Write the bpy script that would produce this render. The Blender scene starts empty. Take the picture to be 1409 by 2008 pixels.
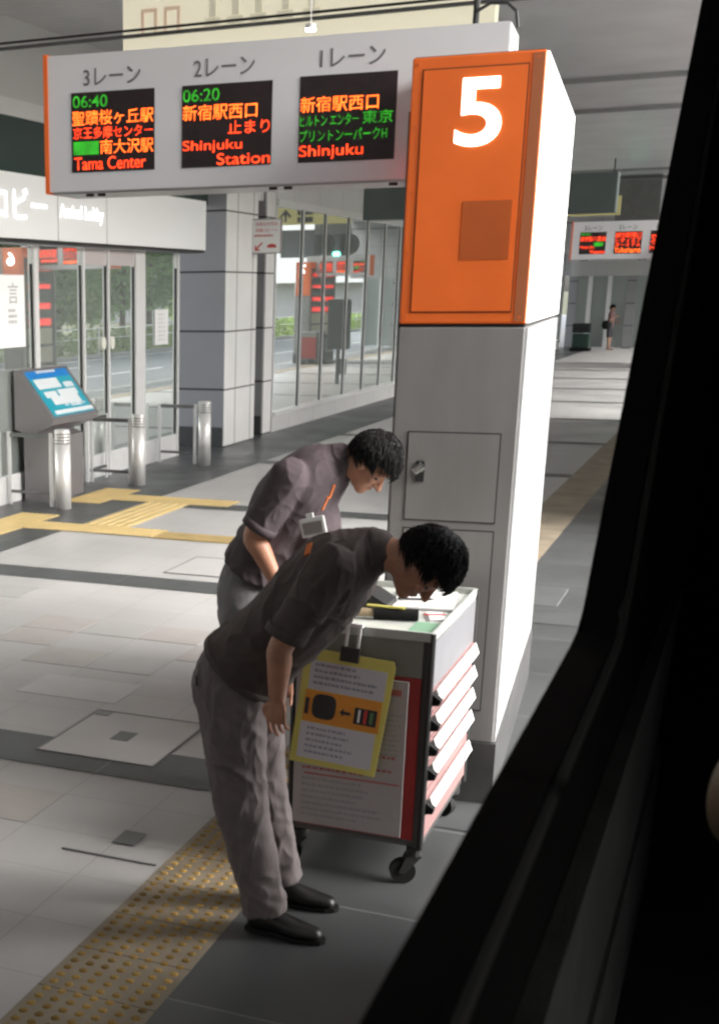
import bpy, bmesh, math, random
from mathutils import Vector, Matrix, noise
random.seed(7)
R = math.radians
C = bpy.context.scene.collection
SC = bpy.context.scene

# ------------------------------------------------------------------ camera
cam = bpy.data.cameras.new('camera')
cam.sensor_fit = 'AUTO'; cam.sensor_width = 36
cam.lens = 2587.376 / 2008 * 36
cam.shift_x = .24408; cam.shift_y = .17528
cam.clip_start = .01; cam.clip_end = 3000
co = bpy.data.objects.new('camera', cam); C.objects.link(co)
pitch, roll, yaw = .293154477, -9.57033749e-03, .448789935
fw = Vector((-math.sin(yaw)*math.cos(pitch), math.cos(yaw)*math.cos(pitch), -math.sin(pitch)))
r0 = Vector((math.cos(yaw), math.sin(yaw), 0)); u0 = r0.cross(fw)
cr = r0*math.cos(roll) + u0*math.sin(roll); cu = -r0*math.sin(roll) + u0*math.cos(roll)
co.matrix_world = Matrix(((cr.x, cu.x, -fw.x, 0), (cr.y, cu.y, -fw.y, 0), (cr.z, cu.z, -fw.z, 2.25), (0, 0, 0, 1)))
cam.dof.use_dof = True; cam.dof.focus_distance = 5.6; cam.dof.aperture_fstop = 11
SC.camera = co

# ------------------------------------------------------------------ world, sun, exposure
SUN_EL, SUN_AZ = R(36), R(87)          # azimuth measured from +Y towards +X
w = bpy.data.worlds.new('World'); SC.world = w; w.use_nodes = True
nt = w.node_tree; bg = nt.nodes['Background']
sky = nt.nodes.new('ShaderNodeTexSky'); sky.sky_type = 'NISHITA'; sky.sun_disc = False
sky.sun_elevation = SUN_EL; sky.sun_rotation = SUN_AZ
sky.dust_density = 4; sky.ozone_density = .6; sky.air_density = 1
hs = nt.nodes.new('ShaderNodeHueSaturation'); hs.inputs['Saturation'].default_value = .35   # overcast: a nearly white sky
nt.links.new(sky.outputs[0], hs.inputs['Color']); nt.links.new(hs.outputs[0], bg.inputs[0]); bg.inputs[1].default_value = .12
sl = bpy.data.lights.new('sun', 'SUN'); sl.energy = 1.5; sl.angle = R(60); sl.color = (1, .98, .95)
so = bpy.data.objects.new('sun', sl); C.objects.link(so)
sd = Vector((math.sin(SUN_AZ)*math.cos(SUN_EL), math.cos(SUN_AZ)*math.cos(SUN_EL), math.sin(SUN_EL)))
so.rotation_euler = sd.to_track_quat('Z', 'Y').to_euler(); so.location = (30, 20, 40)
SC.view_settings.view_transform = 'Standard'; SC.view_settings.look = 'None'
SC.view_settings.exposure = 2.2; SC.view_settings.gamma = 1
SC.cycles.use_denoising = True
SC.cycles.max_bounces = 8; SC.cycles.diffuse_bounces = 5; SC.cycles.glossy_bounces = 4
SC.cycles.sample_clamp_indirect = 8
SC.cycles.filter_width = 2.5

# ------------------------------------------------------------------ materials
MATS = {}
def mat(name, col, rough=.5, metal=0, var=.0, scale=6, bump=0, bscale=40, emit=None, estr=0, spec=.5, stretch=(1, 1, 1), coat=0):
    if name in MATS: return MATS[name]
    m = bpy.data.materials.new(name); m.use_nodes = True
    t = m.node_tree; b = t.nodes['Principled BSDF']
    b.inputs['Base Color'].default_value = (*col, 1); b.inputs['Roughness'].default_value = rough
    b.inputs['Metallic'].default_value = metal; b.inputs['Specular IOR Level'].default_value = spec
    b.inputs['Coat Weight'].default_value = coat
    tc = t.nodes.new('ShaderNodeTexCoord'); mp = t.nodes.new('ShaderNodeMapping')
    mp.inputs['Scale'].default_value = stretch
    t.links.new(tc.outputs['Object'], mp.inputs[0])
    if var:
        n = t.nodes.new('ShaderNodeTexNoise'); n.inputs['Scale'].default_value = scale; n.inputs['Detail'].default_value = 6
        t.links.new(mp.outputs[0], n.inputs['Vector'])
        rp = t.nodes.new('ShaderNodeMapRange'); rp.inputs['From Min'].default_value = .3; rp.inputs['From Max'].default_value = .7
        rp.inputs['To Min'].default_value = 1-var; rp.inputs['To Max'].default_value = 1+var
        t.links.new(n.outputs['Fac'], rp.inputs['Value'])
        mx = t.nodes.new('ShaderNodeVectorMath'); mx.operation = 'SCALE'; mx.inputs[0].default_value = col
        t.links.new(rp.outputs[0], mx.inputs['Scale']); t.links.new(mx.outputs[0], b.inputs['Base Color'])
        r2 = t.nodes.new('ShaderNodeMapRange'); r2.inputs['To Min'].default_value = max(0, rough-.1); r2.inputs['To Max'].default_value = min(1, rough+.1)
        t.links.new(n.outputs['Fac'], r2.inputs['Value']); t.links.new(r2.outputs[0], b.inputs['Roughness'])
    if bump:
        n2 = t.nodes.new('ShaderNodeTexNoise'); n2.inputs['Scale'].default_value = bscale; n2.inputs['Detail'].default_value = 4
        t.links.new(mp.outputs[0], n2.inputs['Vector'])
        bp = t.nodes.new('ShaderNodeBump'); bp.inputs['Strength'].default_value = bump; bp.inputs['Distance'].default_value = .01
        t.links.new(n2.outputs['Fac'], bp.inputs['Height']); t.links.new(bp.outputs[0], b.inputs['Normal'])
    if emit:
        b.inputs['Emission Color'].default_value = (*emit, 1); b.inputs['Emission Strength'].default_value = estr
    MATS[name] = m
    return m

def tile_mat(name, c1, c2, mortar, bw, rh, rough, msize=.004, stain=.15, gloss_var=.12):
    m = bpy.data.materials.new(name); m.use_nodes = True
    t = m.node_tree; b = t.nodes['Principled BSDF']; L = t.links.new
    tc = t.nodes.new('ShaderNodeTexCoord')
    br = t.nodes.new('ShaderNodeTexBrick'); br.offset = 0; br.squash = 1
    br.inputs['Scale'].default_value = 1; br.inputs['Brick Width'].default_value = bw; br.inputs['Row Height'].default_value = rh
    br.inputs['Mortar Size'].default_value = msize; br.inputs['Mortar Smooth'].default_value = .3; br.inputs['Bias'].default_value = -.1
    br.inputs['Color1'].default_value = (*c1, 1); br.inputs['Color2'].default_value = (*c2, 1); br.inputs['Mortar'].default_value = (*mortar, 1)
    L(tc.outputs['Object'], br.inputs['Vector'])
    n = t.nodes.new('ShaderNodeTexNoise'); n.inputs['Scale'].default_value = .9; n.inputs['Detail'].default_value = 8; n.inputs['Roughness'].default_value = .65
    L(tc.outputs['Object'], n.inputs['Vector'])
    n3 = t.nodes.new('ShaderNodeTexNoise'); n3.inputs['Scale'].default_value = 220; n3.inputs['Detail'].default_value = 2
    L(tc.outputs['Object'], n3.inputs['Vector'])
    rp = t.nodes.new('ShaderNodeMapRange'); rp.inputs['From Min'].default_value = .3; rp.inputs['From Max'].default_value = .7
    rp.inputs['To Min'].default_value = 1-stain; rp.inputs['To Max'].default_value = 1+stain
    L(n.outputs['Fac'], rp.inputs['Value'])
    rq = t.nodes.new('ShaderNodeMapRange'); rq.inputs['To Min'].default_value = .8; rq.inputs['To Max'].default_value = 1.2
    L(n3.outputs['Fac'], rq.inputs['Value'])
    mu = t.nodes.new('ShaderNodeMath'); mu.operation = 'MULTIPLY'; L(rp.outputs[0], mu.inputs[0]); L(rq.outputs[0], mu.inputs[1])
    vm = t.nodes.new('ShaderNodeVectorMath'); vm.operation = 'SCALE'
    L(br.outputs['Color'], vm.inputs[0]); L(mu.outputs[0], vm.inputs['Scale']); L(vm.outputs[0], b.inputs['Base Color'])
    rr = t.nodes.new('ShaderNodeMapRange'); rr.inputs['From Min'].default_value = .3; rr.inputs['From Max'].default_value = .7
    rr.inputs['To Min'].default_value = rough-gloss_var; rr.inputs['To Max'].default_value = rough+gloss_var
    L(n.outputs['Fac'], rr.inputs['Value']); L(rr.outputs[0], b.inputs['Roughness'])
    bp = t.nodes.new('ShaderNodeBump'); bp.inputs['Strength'].default_value = .25; bp.inputs['Distance'].default_value = .004
    inv = t.nodes.new('ShaderNodeMath'); inv.operation = 'SUBTRACT'; inv.inputs[0].default_value = 1; L(br.outputs['Fac'], inv.inputs[1])
    ad = t.nodes.new('ShaderNodeMath'); ad.operation = 'MULTIPLY_ADD'; L(n3.outputs['Fac'], ad.inputs[0]); ad.inputs[1].default_value = .15; L(inv.outputs[0], ad.inputs[2])
    L(ad.outputs[0], bp.inputs['Height']); L(bp.outputs[0], b.inputs['Normal'])
    MATS[name] = m
    return m

def panel_mat(name, col, rough, px, pz, line, axis='Y', metal=0, var=.05, spec=.5, lw=.012):
    """painted metal panels: col with thin dark joints along two axes (period px along axis, pz along Z)"""
    m = bpy.data.materials.new(name); m.use_nodes = True
    t = m.node_tree; b = t.nodes['Principled BSDF']; L = t.links.new
    b.inputs['Metallic'].default_value = metal; b.inputs['Roughness'].default_value = rough; b.inputs['Specular IOR Level'].default_value = spec
    tc = t.nodes.new('ShaderNodeTexCoord'); sp = t.nodes.new('ShaderNodeSeparateXYZ'); L(tc.outputs['Object'], sp.inputs[0])
    outs = []
    for ax, per in ((axis, px), ('Z' if axis != 'Z' else 'Y', pz)):
        if not per: continue
        d = t.nodes.new('ShaderNodeMath'); d.operation = 'DIVIDE'; L(sp.outputs[ax], d.inputs[0]); d.inputs[1].default_value = per
        f = t.nodes.new('ShaderNodeMath'); f.operation = 'FRACT'; L(d.outputs[0], f.inputs[0])
        g = t.nodes.new('ShaderNodeMath'); g.operation = 'LESS_THAN'; L(f.outputs[0], g.inputs[0]); g.inputs[1].default_value = lw/per
        outs.append(g)
    n = t.nodes.new('ShaderNodeTexNoise'); n.inputs['Scale'].default_value = 1.3; n.inputs['Detail'].default_value = 7; L(tc.outputs['Object'], n.inputs['Vector'])
    rp = t.nodes.new('ShaderNodeMapRange'); rp.inputs['From Min'].default_value = .3; rp.inputs['From Max'].default_value = .7
    rp.inputs['To Min'].default_value = 1-var; rp.inputs['To Max'].default_value = 1+var; L(n.outputs['Fac'], rp.inputs['Value'])
    vm = t.nodes.new('ShaderNodeVectorMath'); vm.operation = 'SCALE'; vm.inputs[0].default_value = col; L(rp.outputs[0], vm.inputs['Scale'])
    if len(outs) == 2:
        mm = t.nodes.new('ShaderNodeMath'); mm.operation = 'MAXIMUM'; L(outs[0].outputs[0], mm.inputs[0]); L(outs[1].outputs[0], mm.inputs[1])
    else: mm = outs[0]
    mx = t.nodes.new('ShaderNodeMixRGB'); L(mm.outputs[0], mx.inputs[0]); L(vm.outputs[0], mx.inputs[1]); mx.inputs[2].default_value = (*line, 1)
    L(mx.outputs[0], b.inputs['Base Color'])
    MATS[name] = m
    return m

def led_mat(name, col, strength, px=.0052):
    """glowing dots on a square grid, as an LED matrix shows a character"""
    m = bpy.data.materials.new(name); m.use_nodes = True
    t = m.node_tree; b = t.nodes['Principled BSDF']; L = t.links.new
    b.inputs['Base Color'].default_value = (.01, .008, .008, 1); b.inputs['Roughness'].default_value = .6
    b.inputs['Emission Color'].default_value = (*col, 1)
    tc = t.nodes.new('ShaderNodeTexCoord'); sp = t.nodes.new('ShaderNodeSeparateXYZ'); L(tc.outputs['Object'], sp.inputs[0])
    w_ = []
    for ax in 'XZ':
        d = t.nodes.new('ShaderNodeMath'); d.operation = 'MULTIPLY'; L(sp.outputs[ax], d.inputs[0]); d.inputs[1].default_value = 2*math.pi/px
        s = t.nodes.new('ShaderNodeMath'); s.operation = 'SINE'; L(d.outputs[0], s.inputs[0])
        a = t.nodes.new('ShaderNodeMath'); a.operation = 'MULTIPLY_ADD'; L(s.outputs[0], a.inputs[0]); a.inputs[1].default_value = .42; a.inputs[2].default_value = .58
        w_.append(a)
    mu = t.nodes.new('ShaderNodeMath'); mu.operation = 'MULTIPLY'; L(w_[0].outputs[0], mu.inputs[0]); L(w_[1].outputs[0], mu.inputs[1])
    nn = t.nodes.new('ShaderNodeTexNoise'); nn.inputs['Scale'].default_value = 18; L(tc.outputs['Object'], nn.inputs['Vector'])
    m2 = t.nodes.new('ShaderNodeMath'); m2.operation = 'MULTIPLY'; L(mu.outputs[0], m2.inputs[0])
    rr = t.nodes.new('ShaderNodeMapRange'); rr.inputs['From Min'].default_value = .3; rr.inputs['From Max'].default_value = .7
    rr.inputs['To Min'].default_value = .55*strength*2; rr.inputs['To Max'].default_value = 1.35*strength*2; L(nn.outputs['Fac'], rr.inputs['Value'])
    L(rr.outputs[0], m2.inputs[1]); L(m2.outputs[0], b.inputs['Emission Strength'])
    MATS[name] = m
    return m

paving = tile_mat('light_paving', (.46, .45, .445), (.435, .425, .42), (.33, .32, .315), .45, .395, .40, msize=.0033, stain=.13)
slate = tile_mat('dark_slate_paving', (.070, .074, .075), (.060, .063, .063), (.16, .16, .16), .9, .9, .38, msize=.005)
asphalt = tile_mat('asphalt', (.135, .145, .155), (.13, .14, .15), (.13, .135, .145), 50, 50, .75)
concrete = mat('concrete', (.32, .32, .31), .8, var=.12, scale=3, bump=.3)
soil = mat('soil', (.07, .075, .04), .95, var=.3, scale=2)
white_line = mat('white_road_paint', (.72, .72, .70), .6, var=.12, scale=5)
yellow_t = mat('yellow_tactile', (.47, .36, .18), .6, var=.18, scale=4)
faded_t = mat('faded_tactile', (.27, .225, .165), .6, var=.25, scale=3)
faded_dot = mat('faded_tactile_dot', (.36, .23, .075), .9, var=.5, scale=5, spec=.15)
grey_panel = mat('grey_pillar_paint', (.225, .22, .215), .45, var=.14, scale=3.5, stretch=(1, 1, .3))
groove = mat('dark_groove', (.02, .02, .02), .8)
orange = mat('orange_paint', (.78, .150, .02), .45, var=.08, scale=3, emit=(1, .13, .012), estr=.02)
orange_rim = mat('orange_rim_paint', (.70, .13, .018), .4, var=.05)
orange_dark = mat('orange_note_patch', (.50, .10, .015), .55, var=.06)
white_side = mat('white_side_panel', (.43, .435, .445), .22, var=.03, scale=2)
lit_side = mat('lit_white_acrylic', (.85, .85, .84), .25, emit=(1, .98, .96), estr=.4)
lit_digit = mat('lit_digit', (.85, .85, .85), .3, emit=(1, .98, .93), estr=1.3)
plinth_m = mat('dark_stone_plinth', (.055, .055, .055), .5, var=.2, scale=9)
sign_grey = mat('sign_grey_enamel', (.80, .79, .80), .38, var=.03, scale=2)
sign_white = mat('sign_white_end', (.78, .78, .78), .35)
text_grey = mat('grey_sign_lettering', (.17, .165, .165), .6)
screen_black = mat('led_screen_black', (.022, .012, .012), .45, var=.3, scale=30)  # reddish tint stands for the dim glow of the LEDs
led_red = led_mat('led_orange_red', (1, .05, .010), 1.0)
led_amber = led_mat('led_amber', (1, .115, .012), 1.4)
led_green = led_mat('led_green', (.03, .42, .02), .38)
led_dim = led_mat('led_dim_red', (1, .03, .02), .25)
black_metal = mat('black_metal', (.02, .02, .02), .45)
chrome = mat('bright_metal', (.75, .75, .74), .22, metal=1, var=.08)
steel = mat('brushed_steel', (.74, .73, .72), .42, metal=.45, var=.06, scale=3, stretch=(1, 1, .08))
steel_dark = mat('dark_steel', (.20, .20, .20), .4, metal=.8, var=.1)
alu = mat('white_aluminium', (.82, .82, .82), .35, metal=.25)
col_face = panel_mat('column_panel', (.30, .30, .31), .35, 0, .84, (.03, .03, .03), 'X', lw=.03)  # column front: shade of the unlit face put into the grey
col_side = panel_mat('column_lit_panel', (.80, .80, .79), .25, .68, .84, (.12, .12, .12), 'Y', lw=.022)  # light-facing column side: its brightness put into the white
bulk_m = panel_mat('white_bulkhead', (.70, .70, .70), .35, 1.4, .9, (.3, .3, .3), 'Y')
fascia_m = mat('white_fascia', (.86, .87, .88), .3)
ceil_m = panel_mat('ceiling_slats', (.50, .50, .51), .38, .15, 0, (.30, .30, .30), 'Y', lw=.010, spec=.6, var=.10)
base_white = mat('white_base_panel', (.70, .70, .70), .4, var=.04)
def glass_mat():
    m = mat('reflecting_glass', (.90, .94, .92), .012, metal=1); t = m.node_tree; b = t.nodes['Principled BSDF']; out = t.nodes['Material Output']
    d = t.nodes.new('ShaderNodeBsdfDiffuse'); d.inputs['Color'].default_value = (.70, .77, .74, 1)      # pale diffuse veil adds a light wash over the reflections
    mx = t.nodes.new('ShaderNodeMixShader'); mx.inputs[0].default_value = .20
    t.links.new(b.outputs[0], mx.inputs[1]); t.links.new(d.outputs[0], mx.inputs[2]); t.links.new(mx.outputs[0], out.inputs['Surface'])
    return m
glass = glass_mat()
dark_glass = mat('dark_clerestory_glass', (.04, .06, .055), .1)
letter_white = mat('white_lettering', (.9, .9, .9), .4, emit=(1, 1, 1), estr=.25)
paper = mat('white_paper', (.80, .80, .79), .7)
print_grey = mat('grey_print', (.30, .30, .31), .7)
print_black = mat('black_print', (.03, .028, .028), .7)
print_red = mat('red_print', (.50, .04, .035), .6)
yellow_paper = mat('yellow_paper', (.60, .53, .13), .55, var=.05)
orange_print = mat('orange_print', (.68, .27, .03), .6)
board_white = mat('notice_board_white', (.42, .38, .375), .45, var=.05, scale=8)
red_metal = mat('red_trolley_paint', (.33, .025, .022), .4, var=.1)
grey_metal = mat('grey_trolley_paint', (.22, .215, .20), .45, var=.08)
pink_drawer = mat('pale_drawer_front', (.30, .17, .165), .45, var=.05)
handle_alu = mat('white_drawer_pull', (.88, .88, .88), .25, metal=.15)
rubber = mat('black_rubber', (.012, .012, .012), .7, spec=.2)
yellow_reflection_m = mat('pale_yellow_reflection', (.76, .72, .55), .5, emit=(1, .93, .72), estr=.10)
olive_sign = mat('olive_sign', (.55, .50, .20), .5, emit=(1, .9, .4), estr=.03)
pink_print = mat('pale_red_print', (.74, .60, .47), .6, emit=(1, .7, .5), estr=.05)
dim_print = mat('pale_grey_print', (.70, .67, .53), .6, emit=(1, .92, .7), estr=.05)
lamp_m = mat('lamp_glow', (1, 1, 1), .5, emit=(1, .98, .92), estr=9)
bus_black = mat('bus_black_trim', (.003, .003, .003), .85, var=.2, spec=.06)
bus_grey = mat('bus_grey_trim', (.036, .038, .036), .8, spec=.15, var=.3, scale=8, bump=.3, bscale=200)
bus_paint = mat('bus_white_paint', (.6, .6, .6), .3)
beige = mat('fingertip_beige', (.20, .14, .09), .5, var=.1)
def leaf_mat(name, col):
    m = bpy.data.materials.new(name); m.use_nodes = True; t = m.node_tree; L = t.links.new
    out = t.nodes['Material Output']; b = t.nodes['Principled BSDF']; b.inputs['Roughness'].default_value = .6
    tc = t.nodes.new('ShaderNodeTexCoord'); n = t.nodes.new('ShaderNodeTexNoise'); n.inputs['Scale'].default_value = 1.1; n.inputs['Detail'].default_value = 5; L(tc.outputs['Object'], n.inputs['Vector'])
    r_ = t.nodes.new('ShaderNodeMapRange'); r_.inputs['From Min'].default_value = .3; r_.inputs['From Max'].default_value = .7; r_.inputs['To Min'].default_value = .55; r_.inputs['To Max'].default_value = 1.45; L(n.outputs['Fac'], r_.inputs['Value'])
    v = t.nodes.new('ShaderNodeVectorMath'); v.operation = 'SCALE'; v.inputs[0].default_value = col; L(r_.outputs[0], v.inputs['Scale']); L(v.outputs[0], b.inputs['Base Color'])
    tr = t.nodes.new('ShaderNodeBsdfTranslucent'); L(v.outputs[0], tr.inputs['Color'])
    mx = t.nodes.new('ShaderNodeMixShader'); mx.inputs[0].default_value = .6; L(b.outputs[0], mx.inputs[1]); L(tr.outputs[0], mx.inputs[2]); L(mx.outputs[0], out.inputs['Surface'])
    return m
leaf = leaf_mat('leaf_green', (.13, .24, .075)); leaf2 = leaf_mat('leaf_light_green', (.19, .28, .075))
bark = mat('bark', (.07, .055, .04), .9, var=.3, scale=8, bump=.5)
cone_m = mat('cone_orange', (.75, .12, .03), .5)
bld_white = mat('pale_building', (.88, .88, .88), .6, var=.06)
bld_dark = mat('dark_windows', (.03, .035, .04), .15)
bld_brown = mat('brown_wall', (.33, .20, .12), .7, var=.1)
kiosk_m = mat('kiosk_grey_metal', (.26, .245, .25), .36, metal=.5)
kiosk_blue = mat('kiosk_screen_blue', (.01, .08, .20), .3, emit=(.002, .03, .085), estr=1)
kiosk_teal = mat('kiosk_screen_teal', (.012, .15, .18), .3, emit=(.002, .045, .06), estr=1)
kiosk_white = mat('kiosk_screen_white', (.5, .5, .5), .3, emit=(.8, .95, 1), estr=.06)
skin = mat('skin', (.42, .20, .125), .5, var=.1, scale=20, bump=.1, bscale=250)
skin_pale = mat('far_skin', (.40, .24, .17), .55)
lip = mat('lip', (.28, .10, .08), .5)
eye_w = mat('eye_dark', (.06, .045, .04), .3)
hair_m = mat('black_hair', (.006, .0056, .006), .5, var=.3, scale=60, bump=.3, bscale=200, spec=.22)
shirt_d = mat('dark_brown_shirt', (.066, .050, .046), .85, var=.14, scale=30, bump=.25, bscale=300)
shirt_p = mat('purplish_grey_shirt', (.075, .056, .064), .85, var=.14, scale=30, bump=.25, bscale=300)
trouser_b = mat('brownish_grey_trousers', (.145, .122, .121), .8, var=.12, scale=25, bump=.25, bscale=350)
trouser_g = mat('grey_trousers', (.20, .19, .20), .8, var=.1, scale=25, bump=.25, bscale=350)
shoe_m = mat('black_leather', (.012, .011, .011), .35)
strap_or = mat('orange_strap', (.65, .16, .03), .7)
badge_m = mat('badge_plastic', (.66, .66, .65), .25)

# ------------------------------------------------------------------ mesh helpers
class MB:
    def __init__(s): s.v = []; s.f = []; s.m = []; s.mats = []
    def mi(s, m):
        if m not in s.mats: s.mats.append(m)
        return s.mats.index(m)
    def add(s, vs, fs, m=None):
        o = len(s.v); s.v += [tuple(x) for x in vs]; s.f += [[i+o for i in f] for f in fs]
        k = s.mi(m) if m else 0
        s.m += [k]*len(fs); return s
    def box(s, a, b, m=None, mtx=None, bev=0):
        x0, y0, z0 = (min(a[i], b[i]) for i in range(3)); x1, y1, z1 = (max(a[i], b[i]) for i in range(3))
        if bev:
            bm = bmesh.new(); bmesh.ops.create_cube(bm, size=1)
            for v in bm.verts: v.co = Vector(((x0+x1)/2 + v.co.x*(x1-x0), (y0+y1)/2 + v.co.y*(y1-y0), (z0+z1)/2 + v.co.z*(z1-z0)))
            bmesh.ops.bevel(bm, geom=list(bm.edges), offset=bev, segments=2, affect='EDGES', profile=.6)
            bm.verts.index_update()
            vs = [v.co.copy() for v in bm.verts]; fs = [[v.index for v in f.verts] for f in bm.faces]; bm.free()
        else:
            vs = [Vector(p) for p in ((x0,y0,z0),(x1,y0,z0),(x1,y1,z0),(x0,y1,z0),(x0,y0,z1),(x1,y0,z1),(x1,y1,z1),(x0,y1,z1))]
            fs = [[0,3,2,1],[4,5,6,7],[0,1,5,4],[1,2,6,5],[2,3,7,6],[3,0,4,7]]
        if mtx: vs = [mtx @ v for v in vs]
        return s.add(vs, fs, m)
    def prism(s, poly, h0, h1, axis='Z', m=None):
        """closed 2D outline extruded along axis"""
        def P(a, b, h): return {'Z': (a, b, h), 'Y': (a, h, b), 'X': (h, a, b)}[axis]
        n = len(poly)
        vs = [P(a, b, h0) for a, b in poly] + [P(a, b, h1) for a, b in poly]
        fs = [list(range(n))[::-1], list(range(n, 2*n))] + [[i, (i+1) % n, n+(i+1) % n, n+i] for i in range(n)]
        return s.add(vs, fs, m)
    def tube(s, pts, r, n=10, m=None, cap=True):
        pts = [Vector(p) for p in pts]; vs = []; fs = []
        prev = None
        for i, p in enumerate(pts):
            t = (pts[min(i+1, len(pts)-1)] - pts[max(i-1, 0)]).normalized()
            a = prev if prev else (Vector((0, 0, 1)) if abs(t.z) < .9 else Vector((1, 0, 0)))
            a = (a - t*a.dot(t)).normalized(); b = t.cross(a); prev = a
            rr = r[i] if isinstance(r, (list, tuple)) else r
            vs += [p + (a*math.cos(2*math.pi*k/n) + b*math.sin(2*math.pi*k/n))*rr for k in range(n)]
        for i in range(len(pts)-1):
            for k in range(n):
                fs.append([i*n+k, i*n+(k+1) % n, (i+1)*n+(k+1) % n, (i+1)*n+k])
        if cap: fs += [list(range(n))[::-1], [(len(pts)-1)*n+k for k in range(n)]]
        return s.add(vs, fs, m)
    def lathe(s, prof, c, n=20, m=None):
        vs = []; fs = []
        for r_, z in prof:
            vs += [(c[0]+r_*math.cos(2*math.pi*k/n), c[1]+r_*math.sin(2*math.pi*k/n), c[2]+z) for k in range(n)]
        for i in range(len(prof)-1):
            for k in range(n): fs.append([i*n+k, i*n+(k+1) % n, (i+1)*n+(k+1) % n, (i+1)*n+k])
        fs += [list(range(n))[::-1], [(len(prof)-1)*n+k for k in range(n)]]
        return s.add(vs, fs, m)
    def quad(s, a, b, c, d, m=None): return s.add([a, b, c, d], [[0, 1, 2, 3]], m)
    def ell(s, c, r, mtx=None, n=18, k=12, m=None):
        vs = []; fs = []
        c = Vector(c)
        for i in range(k+1):
            th = math.pi*i/k
            for j in range(n):
                ph = 2*math.pi*j/n
                v = Vector((r[0]*math.sin(th)*math.cos(ph), r[1]*math.sin(th)*math.sin(ph), r[2]*math.cos(th)))
                vs.append(c + (mtx @ v if mtx else v))
        for i in range(k):
            for j in range(n): fs.append([i*n+j, (i+1)*n+j, (i+1)*n+(j+1) % n, i*n+(j+1) % n])
        return s.add(vs, fs, m)
    def chain(s, pts, rad, side=(0, 1, 0), n=20, sub=4, m=None, round0=True, round1=True):
        """smooth limb: elliptic rings along a curve; rad = (along side, across) per point"""
        pts = [Vector(p) for p in pts]; rad = [(q if isinstance(q, tuple) else (q, q)) for q in rad]
        P = []; Q = []
        N = len(pts)
        for i in range(N-1):
            p0, p1, p2, p3 = pts[max(i-1, 0)], pts[i], pts[i+1], pts[min(i+2, N-1)]
            q0, q1, q2, q3 = rad[max(i-1, 0)], rad[i], rad[i+1], rad[min(i+2, N-1)]
            for j in range(sub):
                t = j/sub
                f = lambda a, b, c, d: .5*(2*b + (c-a)*t + (2*a-5*b+4*c-d)*t*t + (3*b-a-3*c+d)*t**3)
                P.append(f(p0, p1, p2, p3)); Q.append((max(.002, f(q0[0], q1[0], q2[0], q3[0])), max(.002, f(q0[1], q1[1], q2[1], q3[1]))))
        P.append(pts[-1]); Q.append(rad[-1])
        if round0:
            t = (P[1]-P[0]).normalized(); r_ = min(Q[0])
            ex = [(P[0]-t*r_*math.sin(a), (Q[0][0]*math.cos(a), Q[0][1]*math.cos(a))) for a in (1.45, 1.1, .7, .35)]
            P = [e[0] for e in ex] + P; Q = [e[1] for e in ex] + Q
        if round1:
            t = (P[-1]-P[-2]).normalized(); r_ = min(Q[-1]); e0, q0 = P[-1], Q[-1]
            for a in (.35, .7, 1.1, 1.45): P.append(e0+t*r_*math.sin(a)); Q.append((q0[0]*math.cos(a), q0[1]*math.cos(a)))
        vs = []; fs = []; side = Vector(side)
        for i, p in enumerate(P):
            t = (P[min(i+1, len(P)-1)] - P[max(i-1, 0)]).normalized()
            a = (side - t*side.dot(t)).normalized(); b = t.cross(a)
            vs += [p + a*Q[i][0]*math.cos(2*math.pi*k/n) + b*Q[i][1]*math.sin(2*math.pi*k/n) for k in range(n)]
        for i in range(len(P)-1):
            for k in range(n): fs.append([i*n+k, i*n+(k+1) % n, (i+1)*n+(k+1) % n, (i+1)*n+k])
        fs += [list(range(n))[::-1], [(len(P)-1)*n+k for k in range(n)]]
        return s.add(vs, fs, m)
    def build(s, name, m=None, parent=None, smooth=False, mtx=None, label=None, recalc=True):
        me = bpy.data.meshes.new(name)
        me.from_pydata([(mtx @ Vector(v)) if mtx else v for v in s.v], [], s.f)
        for q in (s.mats or [m]): me.materials.append(q or m)
        if s.mats: me.polygons.foreach_set('material_index', s.m)
        if recalc:
            bm = bmesh.new(); bm.from_mesh(me); bmesh.ops.recalc_face_normals(bm, faces=bm.faces); bm.to_mesh(me); bm.free()
        if smooth: me.polygons.foreach_set('use_smooth', [True]*len(me.polygons))
        me.update()
        o = bpy.data.objects.new(name, me); C.objects.link(o)
        if parent: o.parent = parent
        if label: o['label'] = label
        return o

def tag(o, label=None, cat=None, group=None, kind=None):
    if label: o['label'] = label
    if cat: o['category'] = cat
    if group: o['group'] = group
    if kind: o['kind'] = kind
    return o
def struct(o): o['kind'] = 'structure'; return o
def thing(name, label, cat, loc=(0, 0, 0), rz=0, group=None):
    o = bpy.data.objects.new(name, None); C.objects.link(o); o.empty_display_size = .1
    o.location = loc; o.rotation_euler = (0, 0, rz)
    return tag(o, label, cat, group)
def kids(o): return [c for c in bpy.data.objects if c.parent == o]
def copy_tree(o, parent=None):
    c = o.copy(); C.objects.link(c)
    if parent: c.parent = parent
    for ch in kids(o): copy_tree(ch, c)
    return c

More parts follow.
